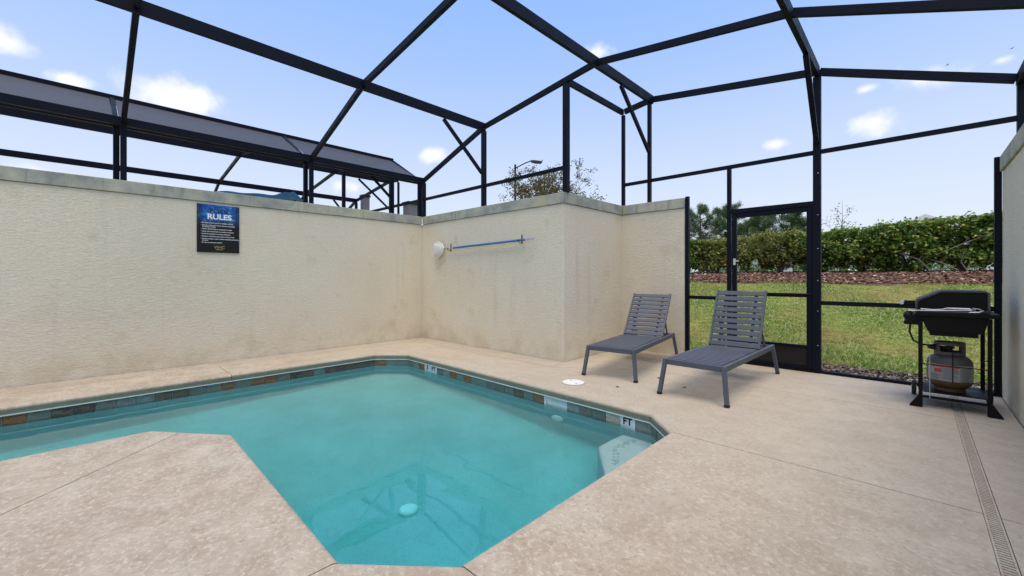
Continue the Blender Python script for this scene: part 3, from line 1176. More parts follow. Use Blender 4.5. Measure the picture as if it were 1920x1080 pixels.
def lounger(loc, rz, label, recline=65):
    t = empty('sun_lounger', loc, rz)
    tag(t, label, 'sun lounger', 'grey slatted sun loungers by the screen')
    W, L, Z = .60, 1.86, .365
    m = lambda: MB()
    for s in (-1, 1):
        b = m(); b.span((s * W / 2, .03, Z - .055), (s * (W / 2 - .036), L - .02, Z)); b.build('side_rail', M['lounger'], t, bevel=.004)
    b = m(); b.span((-W / 2 + .037, .03, Z - .055), (W / 2 - .037, .066, Z)); b.build('end_rail', M['lounger'], t, bevel=.004)
    b = m(); b.span((-W / 2 + .037, L - .08, Z - .055), (W / 2 - .037, L - .045, Z - .005)); b.build('end_rail', M['lounger'], t, bevel=.004)
    for sx in (-1, 1):
        for y0, dy in ((.05, -.045), (L - .045, .07)):
            b = m()
            top = Vector((sx * (W / 2 - .019), y0, Z - .002)); bot = Vector((sx * (W / 2 + .022), y0 + dy, .022))
            b.beam(top, bot, .038, .042, (0, 1, 0))
            lg = b.build('leg', M['lounger'], t, bevel=.004)
            b = m()
            d = (bot - top).normalized()
            b.beam(bot, bot + d * .02, .040, .044, (0, 1, 0))
            b.build('foot_cap', M['rubber'], lg)
    ns = 17
    for k in range(ns):
        link('seat_slat', slat_seat, t, (0, .066 + .036 + k * .0715, Z - .004))
    # backrest frame, hinged at y = 1.27
    yb, zb, an, Lb = 1.27, Z + .005, R(recline), .735
    dirv = Vector((0, math.cos(an), math.sin(an)))
    nrm = Vector((0, -math.sin(an), math.cos(an)))
    for s in (-1, 1):
        b = m(); p = Vector((s * (W / 2 - .030), yb, zb)); b.beam(p, p + dirv * Lb, .022, .034, nrm)
        b.build('back_stile', M['lounger'], t, bevel=.003)
    for s in (-.17, .17):
        b = m(); p = Vector((s, yb, zb)) - nrm * .021; b.beam(p + dirv * .01, p + dirv * (Lb - .03), .03, .02, nrm)
        b.build('back_rib', M['lounger'], t)
    for k in range(10):
        p = Vector((0, yb, zb)) + dirv * (.034 + k * .0735) + nrm * .002
        o = link('back_slat', slat_back, t, p, (an, 0, 0))
        o.scale = (1.03, 1, 1)
    for s in (-1, 1):
        b = m()
        p = Vector((s * (W / 2 - .07), yb, zb)) + dirv * .38 - nrm * .03
        q = Vector((s * (W / 2 - .07), L - .16, Z - .035))
        b.beam(p, q, .018, .028, (0, 1, 0)); b.build('back_strut', M['lounger'], t)
    b = m(); b.tube([(-W / 2 + .05, L - .16, Z - .035), (W / 2 - .05, L - .16, Z - .035)], .011, 8); b.build('strut_bar', M['lounger'], t)
    return t


lounger((-1.565, 4.13, 0), R(-.5), 'grey slatted sun lounger on the right, in front of the screen door')
lounger((-2.60, 4.33, 0), R(9.0), 'grey slatted sun lounger on the left, turned towards the stepped stucco wall', 52)

# ------------------------------------------------------------------ gas grill
gr = empty('gas_grill', (0, 0, 0))
tag(gr, 'black two-legged cart gas grill with lid closed at the right edge of deck', 'grill')


def gpart(name, mb_, mat='black_enamel', parent=gr, **k):
    return mb_.build(name, M[mat], parent, **k)


GY0, GY1 = 5.42, 5.96
# lid: hollow hood, sloping front to the left, open rim visible on the end
lid_p = [(.005, .885), (.005, .975), (.03, 1.0), (.165, 1.075), (.19, 1.08), (.445, 1.08), (.468, 1.06), (.468, .885)]
mb = MB(); mb.prism(lid_p, GY0 + .02, GY1 + .02, 'y'); lid = gpart('lid', mb, bevel=.008)
inner = offset_poly([(p[0], p[1]) for p in lid_p], [-.015] * len(lid_p))
mb = MB()
for i in range(len(lid_p)):
    j = (i + 1) % len(lid_p)
    q = [(lid_p[i][0], GY0, lid_p[i][1]), (lid_p[j][0], GY0, lid_p[j][1]), (inner[j][0], GY0 + .006, inner[j][1]), (inner[i][0], GY0 + .006, inner[i][1])]
    q2 = [(a, b + .019, c) for a, b, c in q]
    mb.add(q + q2, [(0, 1, 2, 3), (7, 6, 5, 4), (0, 4, 5, 1), (2, 6, 7, 3), (1, 5, 6, 2), (3, 7, 4, 0)])
gpart('lid_rim', mb, 'edge_highlight', lid)
mb = MB(); mb.tube([(-.09, GY0 + .06, .955), (-.09, GY1 - .04, .955)], .015, 10)
gpart('lid_handle', mb, 'steel', lid, smooth=True)
mb = MB()
for y in (GY0 + .09, GY1 - .07):
    mb.beam((-.075, y, .955), (.004, y, .955), .02, .018)
gpart('handle_bracket', mb, 'black_paint', lid)
mb = MB(); mb.prism([(.012, .845), (.50, .845), (.52, .86), (.52, .882), (.012, .882)], GY0 - .05, GY1 + .05, 'y'); gpart('rim_shelf', mb, 'black_paint', bevel=.004)
mb = MB(); mb.prism([(.035, .844), (.465, .844), (.43, .70), (.09, .70)], GY0 + .01, GY1, 'y'); gpart('firebox', mb, bevel=.006)
mb = MB(); mb.span((.10, GY0 + .03, .665), (.40, GY1 - .03, .699)); gpart('grease_tray', mb, 'black_enamel')
mb = MB(); mb.prism([(.011, .87), (-.075, .78), (-.07, .757), (.034, .757), (.034, .84)], GY0 + .0, GY1, 'y'); cp = gpart('control_panel', mb, 'black_paint', bevel=.004)
for y in (GY0 + .07, GY0 + .27, GY1 - .08):
    mb = MB(); mb.lathe([(.034, 0), (.034, .012), (.026, .04), (.02, .043)], seg=20)
    o = gpart('knob', mb, 'black_enamel', cp, smooth=True)
    o.location = (-.036, y, .822); o.rotation_euler = (0, R(-44), 0)
for x, y in ((.04, GY0), (.465, GY0), (.04, GY1), (.465, GY1)):
    near_ = y == GY0
    mb = MB(); mb.span((x - .014, y - .014, .0 if near_ else .06), (x + .014, y + .014, .84)); gpart('leg', mb, 'black_paint')
for x, s in ((.04, -1), (.465, 1)):
    mb = MB(); mb.prism([(x - s * .006, .001), (x + s * .075, .001), (x + s * .075, .012), (x + s * .0141, .115), (x - s * .006, .115)], GY0 - .03, GY0 - .0145, 'y'); gpart('foot', mb, 'black_paint')
for x, s in ((.04, -1), (.465, 1)):
    mb = MB()
    mb.lathe([(.03, -.017), (.066, -.017), (.07, -.01), (.07, .01), (.066, .017), (.03, .017)], seg=28)
    o = gpart('wheel', mb, 'rubber', smooth=True)
    o.location = (x + s * .045, GY1, .071); o.rotation_euler = (0, R(90), 0)
    mb = MB(); mb.lathe([(.028, -.019), (.028, .019)], seg=16); gpart('hub', mb, 'steel', o)
for a, b, wd, ht in (((.055, GY0, .10), (.45, GY0, .10), .012, .022), ((.055, GY1, .115), (.45, GY1, .115), .02, .03),
                     ((.04, GY0 + .015, .12), (.04, GY1 - .015, .12), .02, .03), ((.465, GY0 + .015, .12), (.465, GY1 - .015, .12), .02, .03)):
    mb = MB(); mb.beam(a, b, wd, ht); gpart('cross_bar', mb, 'black_paint')
mb = MB(); mb.span((.056, GY0 + .03, .135), (.449, GY1 - .016, .142)); gpart('tank_shelf', mb, 'black_paint')
for a, b in (((.054, GY0, .40), (.451, GY0, .40)), ((.245, GY0 - .004, .40), (.245, GY0 - .004, .52)), ((.245, GY0 - .004, .25), (.245, GY0 - .004, .40)),
             ((.465, GY0 + .02, .48), (.465, GY1 - .02, .40))):
    mb = MB(); mb.tube([a, b], .0045, 6); gpart('tank_guard_wire', mb, 'black_paint')
mb = MB(); mb.tube([(.10, GY0 - .012, .09), (.10, GY0 - .008, .30), (.10, GY0 - .004, .50)], .003, 6); gpart('hook_wire', mb, 'steel')
mb = MB()
mb.tube([(-.03, GY0 + .1, .76), (-.035, GY0 + .1, .68), (-.01, GY0 + .1, .60), (.04, GY0 + .12, .565), (.10, GY0 + .15, .56), (.15, GY0 + .19, .565)], .008, 8)
gpart('gas_hose', mb, 'rubber', smooth=True)

tk = empty('gas_cylinder', (.235, 5.66, .143))
tag(tk, 'rust-bottomed grey propane cylinder with warning labels inside the grill cart', 'gas cylinder')
tr_ = .152
prof = [(.03, .018), (.09, .022), (.125, .045), (.145, .075), (tr_, .105), (tr_, .25), (.146, .285), (.125, .315), (.09, .337), (.04, .348)]
mb = MB(); mb.lathe(prof, seg=40); mb.build('body', M['tank'], tk, smooth=True)
mb = MB(); mb.lathe([(.105, .0), (.105, .03), (.098, .03), (.098, .0)], seg=32); mb.build('base_ring', M['tank'], tk, smooth=True)
# collar with a hand slot
mb = MB()
segs = 36
for k in range(segs):
    a0, a1 = 2 * math.pi * k / segs, 2 * math.pi * (k + 1) / segs
    am = math.degrees((a0 + a1) / 2)
    for z0, z1 in ((.335, .365), (.365, .425), (.425, .452)):
        if z0 == .365 and (225 < am < 320 or 50 < am < 130):
            continue
        q = []
        for rr in (.098, .104):
            for aa, zz_ in ((a0, z0), (a1, z0), (a1, z1), (a0, z1)):
                q.append((rr * math.cos(aa), rr * math.sin(aa), zz_))
        mb.add(q, [(0, 3, 2, 1), (4, 5, 6, 7), (0, 1, 5, 4), (1, 2, 6, 5), (2, 3, 7, 6), (3, 0, 4, 7)])
mb.build('collar', M['tank'], tk)
mb = MB(); mb.lathe([(.022, .345), (.022, .39), (.034, .392), (.034, .41), (.012, .412)], seg=18)
mb.tube([(-.01, 0, .385), (-.075, -.02, .39), (-.14, -.05, .40)], [.02, .028, .02], 10)
mb.build('valve', M['rubber'], tk, smooth=True)


def wrap(a0, a1, z0, z1, r, mat, name, parent):
    b = MB()
    k = max(2, int(abs(a1 - a0) / 6))
    for i in range(k):
        t0, t1 = R(a0 + (a1 - a0) * i / k), R(a0 + (a1 - a0) * (i + 1) / k)
        b.add([(r * math.cos(t0), r * math.sin(t0), z0), (r * math.cos(t1), r * math.sin(t1), z0), (r * math.cos(t1), r * math.sin(t1), z1), (r * math.cos(t0), r * math.sin(t0), z1)], [(0, 1, 2, 3)])
    return b.build(name, M[mat], parent, fix=False)


lb = wrap(200, 345, .105, .252, tr_ + .0015, 'tank_label', 'label', tk)
wrap(213, 292, .228, .246, tr_ + .0025, 'red', 'red_band', lb)
wrap(228, 248, .178, .214, tr_ + .0025, 'red', 'red_flame', lb)
lr = random.Random(5)
for a0, a1, z0, z1, st in ((251, 292, .112, .222, .0085), (296, 336, .112, .24, .0085), (214, 248, .112, .168, .0085)):
    z = z1
    while z > z0:
        e = a0 + (a1 - a0) * lr.uniform(.55, 1)
        wrap(a0 + 1, e, z - .0032, z, tr_ + .0025, 'label_grey', 'print_line', lb)
        z -= st
    if a0 != 214:
        wrap(a0 - 2, a0 - 1, .11, .245, tr_ + .0025, 'label_grey', 'print_line', lb)

# tools on the grill
tg = empty('grill_tongs', (0, 0, 0))
tag(tg, 'steel grill tongs lying along the rim of the closed grill', 'tongs')
yt = GY0 - .028
for pts in ([(-.045, yt - .005, .891), (.10, yt - .006, .897), (.33, yt - .006, .912), (.38, yt - .005, .918)],
            [(.04, yt + .006, .91), (.12, yt + .004, .905), (.18, yt + .003, .912), (.21, yt + .004, .925), (.35, yt, .925)]):
    mb = MB(); mb.tube(pts, .0045, 6); mb.build('arm', M['steel'], tg, smooth=True)
gb = empty('grill_brush', (0, 0, 0))
tag(gb, 'black wire grill brush resting at the back end of the grill rim', 'brush')
mb = MB(); mb.tube([(.34, yt - .01, .893), (.40, yt - .012, .898), (.425, yt - .012, .91), (.40, yt - .012, .925), (.36, yt - .012, .93)], .0055, 6); mb.build('handle', M['steel'], gb, smooth=True)
mb = MB(); mb.box((.438, yt + .005, .90), (.06, .03, .026)); mb.build('head', M['ink'], gb, bevel=.005)

# ------------------------------------------------------------------ pool rules sign
sg = empty('pool_rules_sign', (XL + .012, 1.345, 1.885))
tag(sg, 'black and blue rectangular sign headed POOL RULES on the left wall', 'sign')
mb = MB(); mb.box((0, 0, 0), (.008, .50, .67)); mb.build('board', M['sign'], sg, bevel=.001)
RX = (R(90), 0, R(90))
fx = .0052
text('POOL', .09, M['text_blue'], sg, (fx, .01, .245), RX, bold=.002)
text('RULES', .105, M['text_white'], sg, (fx, .01, .165), RX, bold=.003)
lines = ['No guests swimming past 10 or 10:00pm until 9am.', 'There is no lifeguard on duty so please be responsible', 'Children should always be supervised by an adult',
         'Never swim alone due to a number of hazards', 'No diving or jumping in at shallow end of pool', 'Please use towels before you return to the pool area',
         'No glass containers, cups or anything breakable permitted by', 'In case of emergency call 911']
extra = {1: 'be cautious at night', 6: 'the pool'}
z = .077
for i, s in enumerate(lines):
    text('\u2022 ' + s, .0215, M['text_white'], sg, (fx, -.205, z), RX, 'LEFT', bold=.0004, ext=.0005, sx=.82 if len(s) > 45 else .92)
    z -= .034 if i not in extra else .022
    if i in extra:
        text(extra[i], .0215, M['text_white'], sg, (fx, -.19, z), RX, 'LEFT', bold=.0004, ext=.0005, sx=.9)
        z -= .03
text('V|HC', .055, M['text_gold'], sg, (fx, .01, -.262), RX)
mb = MB(); mb.box((fx, .01, -.294), (.0012, .085, .006)); mb.build('gold_rule', M['text_gold'], sg)

# ------------------------------------------------------------------ skimmer net on the end wall
nt = empty('skimmer_net', (0, 0, 0))
tag(nt, 'pool skimmer net with blue pole hung level on the end wall', 'skimmer net')
yw = YB - .055
mb = MB(); mb.tube([(-6.02, yw, 1.735), (-4.28, yw, 1.775)], .018, 10); mb.build('pole', M['blue_metal'], nt, smooth=True)
mb = MB(); mb.tube([(-6.28, yw, 1.727), (-6.02, yw, 1.735)], .011, 8); mb.tube([(-4.28, yw, 1.775), (-4.10, yw, 1.78)], .010, 8); mb.build('pole_sleeve', M['steel'], nt, smooth=True)
hoop = [(-6.30, .02), (-6.36, .10), (-6.47, .135), (-6.60, .13), (-6.625, .10), (-6.625, -.08), (-6.60, -.13), (-6.52, -.16), (-6.43, -.13), (-6.33, -.06), (-6.30, .02)]
mb = MB(); mb.tube([(x, yw - .012, 1.725 + z) for x, z in hoop], .014, 8); mb.build('hoop', M['white_plastic'], nt, smooth=True)
mb = MB()
cxn, czn = -6.47, 1.72
rings = []
for t, dep in ((1, .0), (.85, .018), (.6, .03), (.3, .036)):
    rings.append([(cxn + (x - cxn) * t, yw - .012 - dep, czn + (1.725 + z - czn) * t) for x, z in hoop[:-1]])
k = len(hoop) - 1
vs = [p for r_ in rings for p in r_]
fs = [(i * k + j, i * k + (j + 1) % k, (i + 1) * k + (j + 1) % k, (i + 1) * k + j) for i in range(3) for j in range(k)] + [tuple(3 * k + j for j in range(k))]
mb.add(vs, fs); mb.build('net_bag', M['white_plastic'], nt, smooth=True)
for x, zc, lab in ((-6.165, 1.727, 'wire pole hook holding the pole next to the white net head'), (-4.38, 1.77, 'wire pole hook holding the far end of the blue pole')):
    hk = empty('pole_hook', (x, YB, zc))
    tag(hk, lab, 'hook', 'hooks carrying the skimmer pole')
    mb = MB(); mb.box((0, -.004, .02), (.02, .0065, .14)); mb.build('back_plate', M['lamp_grey'], hk)
    mb = MB(); mb.tube([(0, -.006, -.03), (0, -.055, -.035), (0, -.082, -.018), (0, -.085, .02)], .005, 6); mb.build('hook_arm', M['lamp_grey'], hk, smooth=True)

# dead leaves on the deck
dl = random.Random(2)
for u, v, lab in ((-2.18, 4.76, 'dry brown leaf on the deck between the two loungers'), (-2.33, 4.06, 'dry brown speck of leaf on the deck near the left lounger foot'),
             (-1.80, 4.55, 'dry brown leaf on the deck under the right lounger'), (.52, 5.55, 'dry brown leaf on the deck between grill foot and right wall')):
    mb = MB()
    s = dl.uniform(.02, .035)
    mb.add([(-s, 0, .004), (0, s * .45, .014), (s, 0, .006), (0, -s * .45, .003), (-s, 0, .002), (0, s * .45, .011), (s, 0, .004), (0, -s * .45, .001)],
           [(0, 3, 2), (0, 2, 1), (4, 5, 6), (4, 6, 7), (0, 1, 5, 4), (1, 2, 6, 5), (2, 3, 7, 6), (3, 0, 4, 7)])
    o = mb.build('dead_leaf', M['dead_leaf'])
    o.location = (u, v, .001); o.rotation_euler = (0, 0, dl.uniform(0, 6))
    tag(o, lab, 'leaf', 'dry leaves on the deck')

# ------------------------------------------------------------------ vegetation


def leaf_cloud(centers, n_per, spread, size, aspect=.55, up=.4, name='crown', mat=None, parent=None, fold=.25):
    centers = np.asarray(centers, float)
    n = len(centers) * n_per
    c = np.repeat(centers, n_per, 0) + rng.normal(size=(n, 3)) * np.asarray(spread)
    d = rng.normal(size=(n, 3)); d[:, 2] *= .6
    d /= np.linalg.norm(d, axis=1)[:, None]
    nn = rng.normal(size=(n, 3)); nn[:, 2] += up * 3
    s = np.cross(d, nn); s /= np.linalg.norm(s, axis=1)[:, None] + 1e-9
    u = np.cross(s, d)
    L = (size[0] + (size[1] - size[0]) * rng.random(n))[:, None]
    Wd = L * aspect
    V = np.zeros((n, 4, 3), np.float32)
    V[:, 0] = c - d * L / 2
    V[:, 1] = c + s * Wd / 2 + u * L * fold
    V[:, 2] = c + d * L / 2
    V[:, 3] = c - s * Wd / 2 + u * L * fold
    F = np.arange(n * 4).reshape(-1, 4)
    tris = np.concatenate([F[:, [0, 1, 2]], F[:, [0, 2, 3]]])
    return link(name, tri_mesh(name, V, tris, mat), parent)


def limb_tree(parent, base, height, spread, n_limb, r0, mat, seed, bare=.35, name='trunk', twig=3, up=.8, fine=False):
    """tapered trunk with forking limbs; returns twig tips"""
    rr = random.Random(seed)
    mb = MB()
    tips = []
    top = Vector((rr.uniform(-.1, .1) * spread, rr.uniform(-.1, .1) * spread, height * .72))
    pts = [Vector((0, 0, -.15)), Vector((rr.uniform(-.04, .04), rr.uniform(-.04, .04), height * .3)), Vector((top.x * .5, top.y * .5, height * .52)), top]
    mb.tube(pts, [r0, r0 * .8, r0 * .55, r0 * .22], 7)
    for i in range(n_limb):
        t = bare + (1 - bare) * (i + .5) / n_limb
        z = height * .72 * t
        a = i * 2.4 + rr.uniform(-.5, .5)
        p = Vector((top.x * t, top.y * t, z))
        l = spread * rr.uniform(.55, 1.0) * (1.05 - .45 * t)
        e = p + Vector((math.cos(a) * l, math.sin(a) * l, l * up * rr.uniform(.5, 1.1)))
        m = p.lerp(e, .5) + Vector((0, 0, -.08 * l))
        mb.tube([p, m, e], [r0 * .38 * (1.1 - t * .6), r0 * .24 * (1.1 - t * .6), r0 * .06], 5)
        tips += [m.lerp(e, .5), e]
        for k in range(twig):
            q = p.lerp(e, rr.uniform(.4, .95))
            f = q + Vector((rr.uniform(-1, 1), rr.uniform(-1, 1), rr.uniform(.0, 1.2))) * (l * .42)
            mb.tube([q, f], [r0 * .1, r0 * .03], 4)
            tips += [f, q.lerp(f, .6)]
    if fine:
        for f in list(tips):
            for k in range(2):
                g = f + Vector((rr.gauss(0, .22), rr.gauss(0, .22), rr.gauss(.06, .2)))
                mb.tube([f, f.lerp(g, .5) + Vector((0, 0, .03)), g], [.008, .006, .003], 3)
                tips += [g, f.lerp(g, .55)]
    tips.append(top + Vector((0, 0, height * .2)))
    mb.tube([top, top + Vector((0, 0, height * .26))], [r0 * .2, r0 * .04], 4)
    mb.build(name, mat, parent)
    return tips


def shrub(x, y, wd, dp, ht, label, mat, seed, n=1500, size=(.07, .13), density=1.0, low=.18, stem='wood'):
    t = empty('hedge_shrub', (x, y, float(lawn_z(y)) + .02))
    tag(t, label, 'shrub', 'shrubs of the hedge behind the lawn')
    rr = random.Random(seed)
    nr = np.random.default_rng(seed)
    mb = MB()
    for k in range(6):
        a = rr.uniform(0, 6.28)
        e = Vector((math.cos(a) * wd * .33, math.sin(a) * dp * .3, ht * rr.uniform(.6, .85)))
        mid = Vector((e.x * .35 + rr.uniform(-.05, .05), e.y * .4, ht * .32))
        mb.tube([(rr.uniform(-.1, .1), rr.uniform(-.08, .08), -.12), mid, e], [.035, .024, .006], 5)
        for j in range(3):
            f = mid.lerp(e, rr.uniform(.1, .8))
            mb.tube([f, f + Vector((rr.uniform(-.3, .3), rr.uniform(-.25, .25), rr.uniform(0, .3)))], [.01, .003], 4)
    mb.build('stem', M[stem], t)
    # clumps filling a box-like clipped volume with uneven faces
    cs = []
    target = int(46 * density)
    tries = 0
    while len(cs) < target and tries < 4000:
        tries += 1
        p = nr.random(3) * 2 - 1
        q = np.abs(p) ** 3.5
        if q.sum() > 1 + .12 * nr.normal():
            continue
        z = low * ht + (ht * (1 - low)) * (p[2] * .5 + .5)
        if p[2] < -.5 and nr.random() < .62:
            continue
        cs.append((p[0] * wd / 2, p[1] * dp / 2, z + .05 * nr.normal()))
    leaf_cloud(cs, int(n / target), (.12, .12, .10), size, .62, .5, 'foliage', mat, t)
    # ragged clipped top and sunlit shoots
    m = int(n * .16)
    tops = np.stack([(nr.random(m) - .5) * wd * 1.05, (nr.random(m) - .5) * dp, ht * (.95 + .08 * nr.random(m))], 1)
    leaf_cloud(tops, 1, (.02, .02, .03), (size[0] * .8, size[1] * .9), .6, .6, 'top_shoots', mat, t)['kind'] = 'stuff'
    return t


HY = 19.0
hed = [(2.35, 1.7, 1.72, 'hedge', 1.0, 'broad dark-leaved hedge shrub at the right end, against the wall post'),
       (1.05, 1.5, 1.70, 'hedge', 1.0, 'dense clipped hedge shrub with bare twigs, above the grill lid'),
       (-.15, 1.5, 1.64, 'hedge', 1.0, 'full hedge shrub in front of the far grey rooftop'),
       (-1.35, 1.5, 1.56, 'hedge', 1.0, 'rounded hedge shrub with visible stems, left of the far rooftop'),
       (-2.55, 1.4, 1.46, 'hedge', .9, 'shorter hedge shrub just right of the main door post'),
       (-3.75, 1.4, 1.60, 'hedge_pale', .62, 'sparse yellow-green shrub seen through the right part of the screen door'),
       (-5.05, 1.5, 1.50, 'hedge_pale', .48, 'thin open shrub with brown stems in the middle of the door'),
       (-6.15, 1.3, 1.44, 'hedge_pale', .7, 'olive shrub seen beside the door latch'),
       (-7.35, 1.6, 1.45, 'hedge', 1.0, 'dark rounded shrub left of the door, under the leftmost pine'),
       (-8.9, 1.6, 1.45, 'hedge', .9, 'dark shrub half hidden by the end of the stucco wall')]
shrubs = []
for i, (x, wd, ht, mt, den, lab) in enumerate(hed):
    shrubs.append(shrub(x, HY + .12 * math.sin(i * 2.3), wd * 1.08, 1.35, ht * .95, lab, M[mt], 40 + i, n=int(5200 * den), density=den * 1.7, size=(.085, .17), low=.03))

# dead pale branches caught in the hedge
for par, pts in ((1, [(-.55, -.72, .55), (.0, -.75, .85), (.62, -.7, 1.15)]), (1, [(-.9, -.6, .5), (-.45, -.72, .28), (-.1, -.75, .05)]), (2, [(-.2, -.7, .62), (.25, -.72, .40), (.5, -.75, .05)]),
                 (1, [(.02, -.75, .62), (-.05, -.72, .3), (.08, -.75, .03)])):
    mb = MB()
    mb.tube(pts, [.008, .013, .016], 5)
    mb.tube([pts[1], tuple(Vector(pts[1]) + Vector((.12, -.03, .2)))], [.008, .003], 4)
    mb.build('dead_branch', M['wood_pale'], shrubs[par])

# low clipped hedges further back
for i, (x, y, wd, lab) in enumerate(((-3.0, 24.5, 2.6, 'low clipped bright green hedge glimpsed through the screen door'),
                                     (-6.6, 24.5, 3.4, 'low clipped green hedge behind the olive shrubs'),
                                     (-.75, 24.5, 1.5, 'low clipped green hedge glimpsed between stems left of the grill'),
                                     (1.15, 24.5, 1.7, 'low clipped green hedge glimpsed under the hedge above the grill'))):
    t = empty('low_hedge', (x, y, float(lawn_z(y))))
    tag(t, lab, 'hedge', 'low clipped hedges behind the shrubs')
    nr = np.random.default_rng(90 + i)
    m = int(900 * wd)
    pts = np.stack([(nr.random(m) - .5) * wd, (nr.random(m) - .5) * .7, .04 + .5 * nr.random(m)], 1)
    leaf_cloud(pts, 1, (.03, .03, .02), (.05, .09), .6, .5, 'foliage', M['low_hedge'], t)
    mb = MB()
    for k in range(int(wd * 3)):
        xx_ = -wd / 2 + (k + .5) / 3
        mb.tube([(xx_, 0, -.05), (xx_ + .05, .05, .4)], [.015, .005], 4)
    mb.build('stem', M['wood'], t)


def pine(x, y, ht, lab, seed, sp=1.0):
    z0 = float(lawn_z(y))
    t = empty('pine_tree', (x, y, z0))
    tag(t, lab, 'tree', 'pines beyond the hedge')
    rr = random.Random(seed)
    mb = MB()
    mb.tube([(0, 0, -.2), (.08, 0, ht * .5), (.0, .05, ht * .97)], [.12, .085, .02], 7)
    tips = [(0, .05, ht), (0, .05, ht * .93)]
    for k in range(20):
        f = .32 + .64 * k / 20
        a = k * 2.4 + rr.uniform(-.4, .4)
        l = sp * ht * .20 * math.sin(math.pi * min(1, (1.06 - f) * 1.25)) ** .7 * rr.uniform(.6, 1.2) + .1
        p = Vector((0, 0, ht * f))
        e = p + Vector((math.cos(a) * l, math.sin(a) * l, l * .42))
        mb.tube([p, p.lerp(e, .5) + Vector((0, 0, -.04)), e], [.03, .02, .008], 5)
        tips += [tuple(e), tuple(p.lerp(e, .72)), tuple(p.lerp(e, .45))]
        for j in range(5):
            q = p.lerp(e, rr.uniform(.3, .95))
            g = q + Vector((rr.uniform(-1, 1), rr.uniform(-1, 1), rr.uniform(.1, .9))) * l * .35
            mb.tube([q, g], [.01, .004], 4)
            tips.append(tuple(g))
    mb.build('trunk', M['wood'], t)
    # needle tufts: fans of thin triangles
    tips = np.asarray(tips)
    per = 84
    n = len(tips) * per
    c = np.repeat(tips, per, 0) + rng.normal(size=(n, 3)) * .085
    d = rng.normal(size=(n, 3)); d[:, 2] += .35
    d /= np.linalg.norm(d, axis=1)[:, None]
    s = np.cross(d, rng.normal(size=(n, 3))); s /= np.linalg.norm(s, axis=1)[:, None]
    L = (.13 + .16 * rng.random(n))[:, None]
    V = np.zeros((n, 3, 3), np.float32)
    V[:, 0] = c - s * .013
    V[:, 1] = c + s * .013
    V[:, 2] = c + d * L
    link('crown', tri_mesh('crown', V, np.arange(n * 3).reshape(-1, 3), M['pine']), t)


pine(-11.5, 32, 4.95, 'bushy pine beyond the hedge, leftmost, beside the wall end', 1, 1.5)
pine(-9.3, 31, 4.75, 'pine beyond the hedge directly behind the left door jamb', 2, 1.1)
pine(-7.1, 31, 4.2, 'broad open pine framed in the upper middle of the screen door', 3, 1.45)
pine(-9.36, 36, 4.1, 'small pine between the two framed in the screen door', 4, 1.0)
pine(-5.24, 30, 3.75, 'slender pine framed in the upper right of the screen door', 5, 1.0)
pine(-15.0, 36, 4.4, 'far pine mostly hidden by the stucco wall end', 6, 1.2)


def thin_tree(name, loc, ht, spread, lab, seed, leaves, size, mat, n_limb=12, r0=.09, wood='wood', sp=.16, twig=3, up=.8, bare=.35, fine=False):
    t = empty(name, loc)
    tag(t, lab, 'tree')
    tips = limb_tree(t, loc, ht, spread, n_limb, r0, M[wood], seed, twig=twig, up=up, bare=bare, fine=fine)
    leaf_cloud([tuple(p) for p in tips], leaves, (sp, sp, sp), size, .5, .3, 'crown', mat, t)
    return t


thin_tree('thin_leaved_tree', (-12.0, 14.6, 1.0), 5.3, 3.3, 'sparse olive-brown tree rising behind the end wall and street lamp', 21, 6, (.06, .13), M['thin_leaf'], 26, .10, sp=.07, twig=5, fine=True)
thin_tree('thin_leaved_tree', (-10.0, 15.6, 1.1), 3.6, 1.5, 'lower sparse tree right of the cage post above the end wall', 22, 6, (.06, .12), M['thin_leaf'], 16, .07, sp=.07, twig=4, fine=True)
thin_tree('bare_tree', (-2.55, 25, 1.36), 3.6, 1.0, 'nearly bare dark sapling poking above the hedge by the door post', 23, 3, (.06, .10), M['thin_leaf'], 9, .05, sp=.08, up=1.4, bare=.5)
thin_tree('thin_leaved_tree', (-13.9, 4.9, 0), 3.35, .5, 'wispy twig tips showing over the left wall beside the cage post', 24, 6, (.05, .09), M['thin_leaf'], 7, .03, sp=.08, up=1.2)

# ------------------------------------------------------------------ street lamp
t_ = 26.0
pL = FW * t_ + RT * ((966 - 960) / 780 * t_)
lp = empty('street_lamp', (pL.x, pL.y, 1.2))
tag(lp, 'street lamp with angled arm standing behind the sparse tree', 'street lamp')
mb = MB(); mb.tube([(0, 0, -.1), (0, 0, 7.05)], [.085, .06], 10); mb.build('pole', M['lamp_grey'], lp, smooth=True)
mb = MB(); mb.tube([RT * .05 + Vector((0, 0, 6.85)), RT * .65 + Vector((0, 0, 7.15)), RT * 1.0 + Vector((0, 0, 7.28))], .035, 8); mb.build('arm', M['lamp_grey'], lp, smooth=True)
mb = MB()
vs = []
for s, hw, z0, z1 in ((.98, .08, 7.2, 7.32), (1.25, .15, 7.14, 7.30), (1.6, .13, 7.12, 7.26), (1.68, .04, 7.16, 7.22)):
    for yy_, zz_ in ((-hw, z0), (hw, z0), (hw * .6, z1), (-hw * .6, z1)):
        vs.append(RT * s + FW * yy_ + Vector((0, 0, zz_)))
fs = [(3, 2, 1, 0), (12, 13, 14, 15)]
for a in range(3):
    for b in range(4):
        fs.append((a * 4 + b, a * 4 + (b + 1) % 4, (a + 1) * 4 + (b + 1) % 4, (a + 1) * 4 + b))
mb.add(vs, fs); head = mb.build('lamp_head', M['lamp_grey'], lp, smooth=True)
mb = MB(); mb.tube([RT * 1.66 + Vector((0, 0, 7.22)), RT * 1.70 + Vector((0, 0, 7.34))], .03, 6); mb.build('photocell', M['lamp_grey'], head)

# ------------------------------------------------------------------ far houses


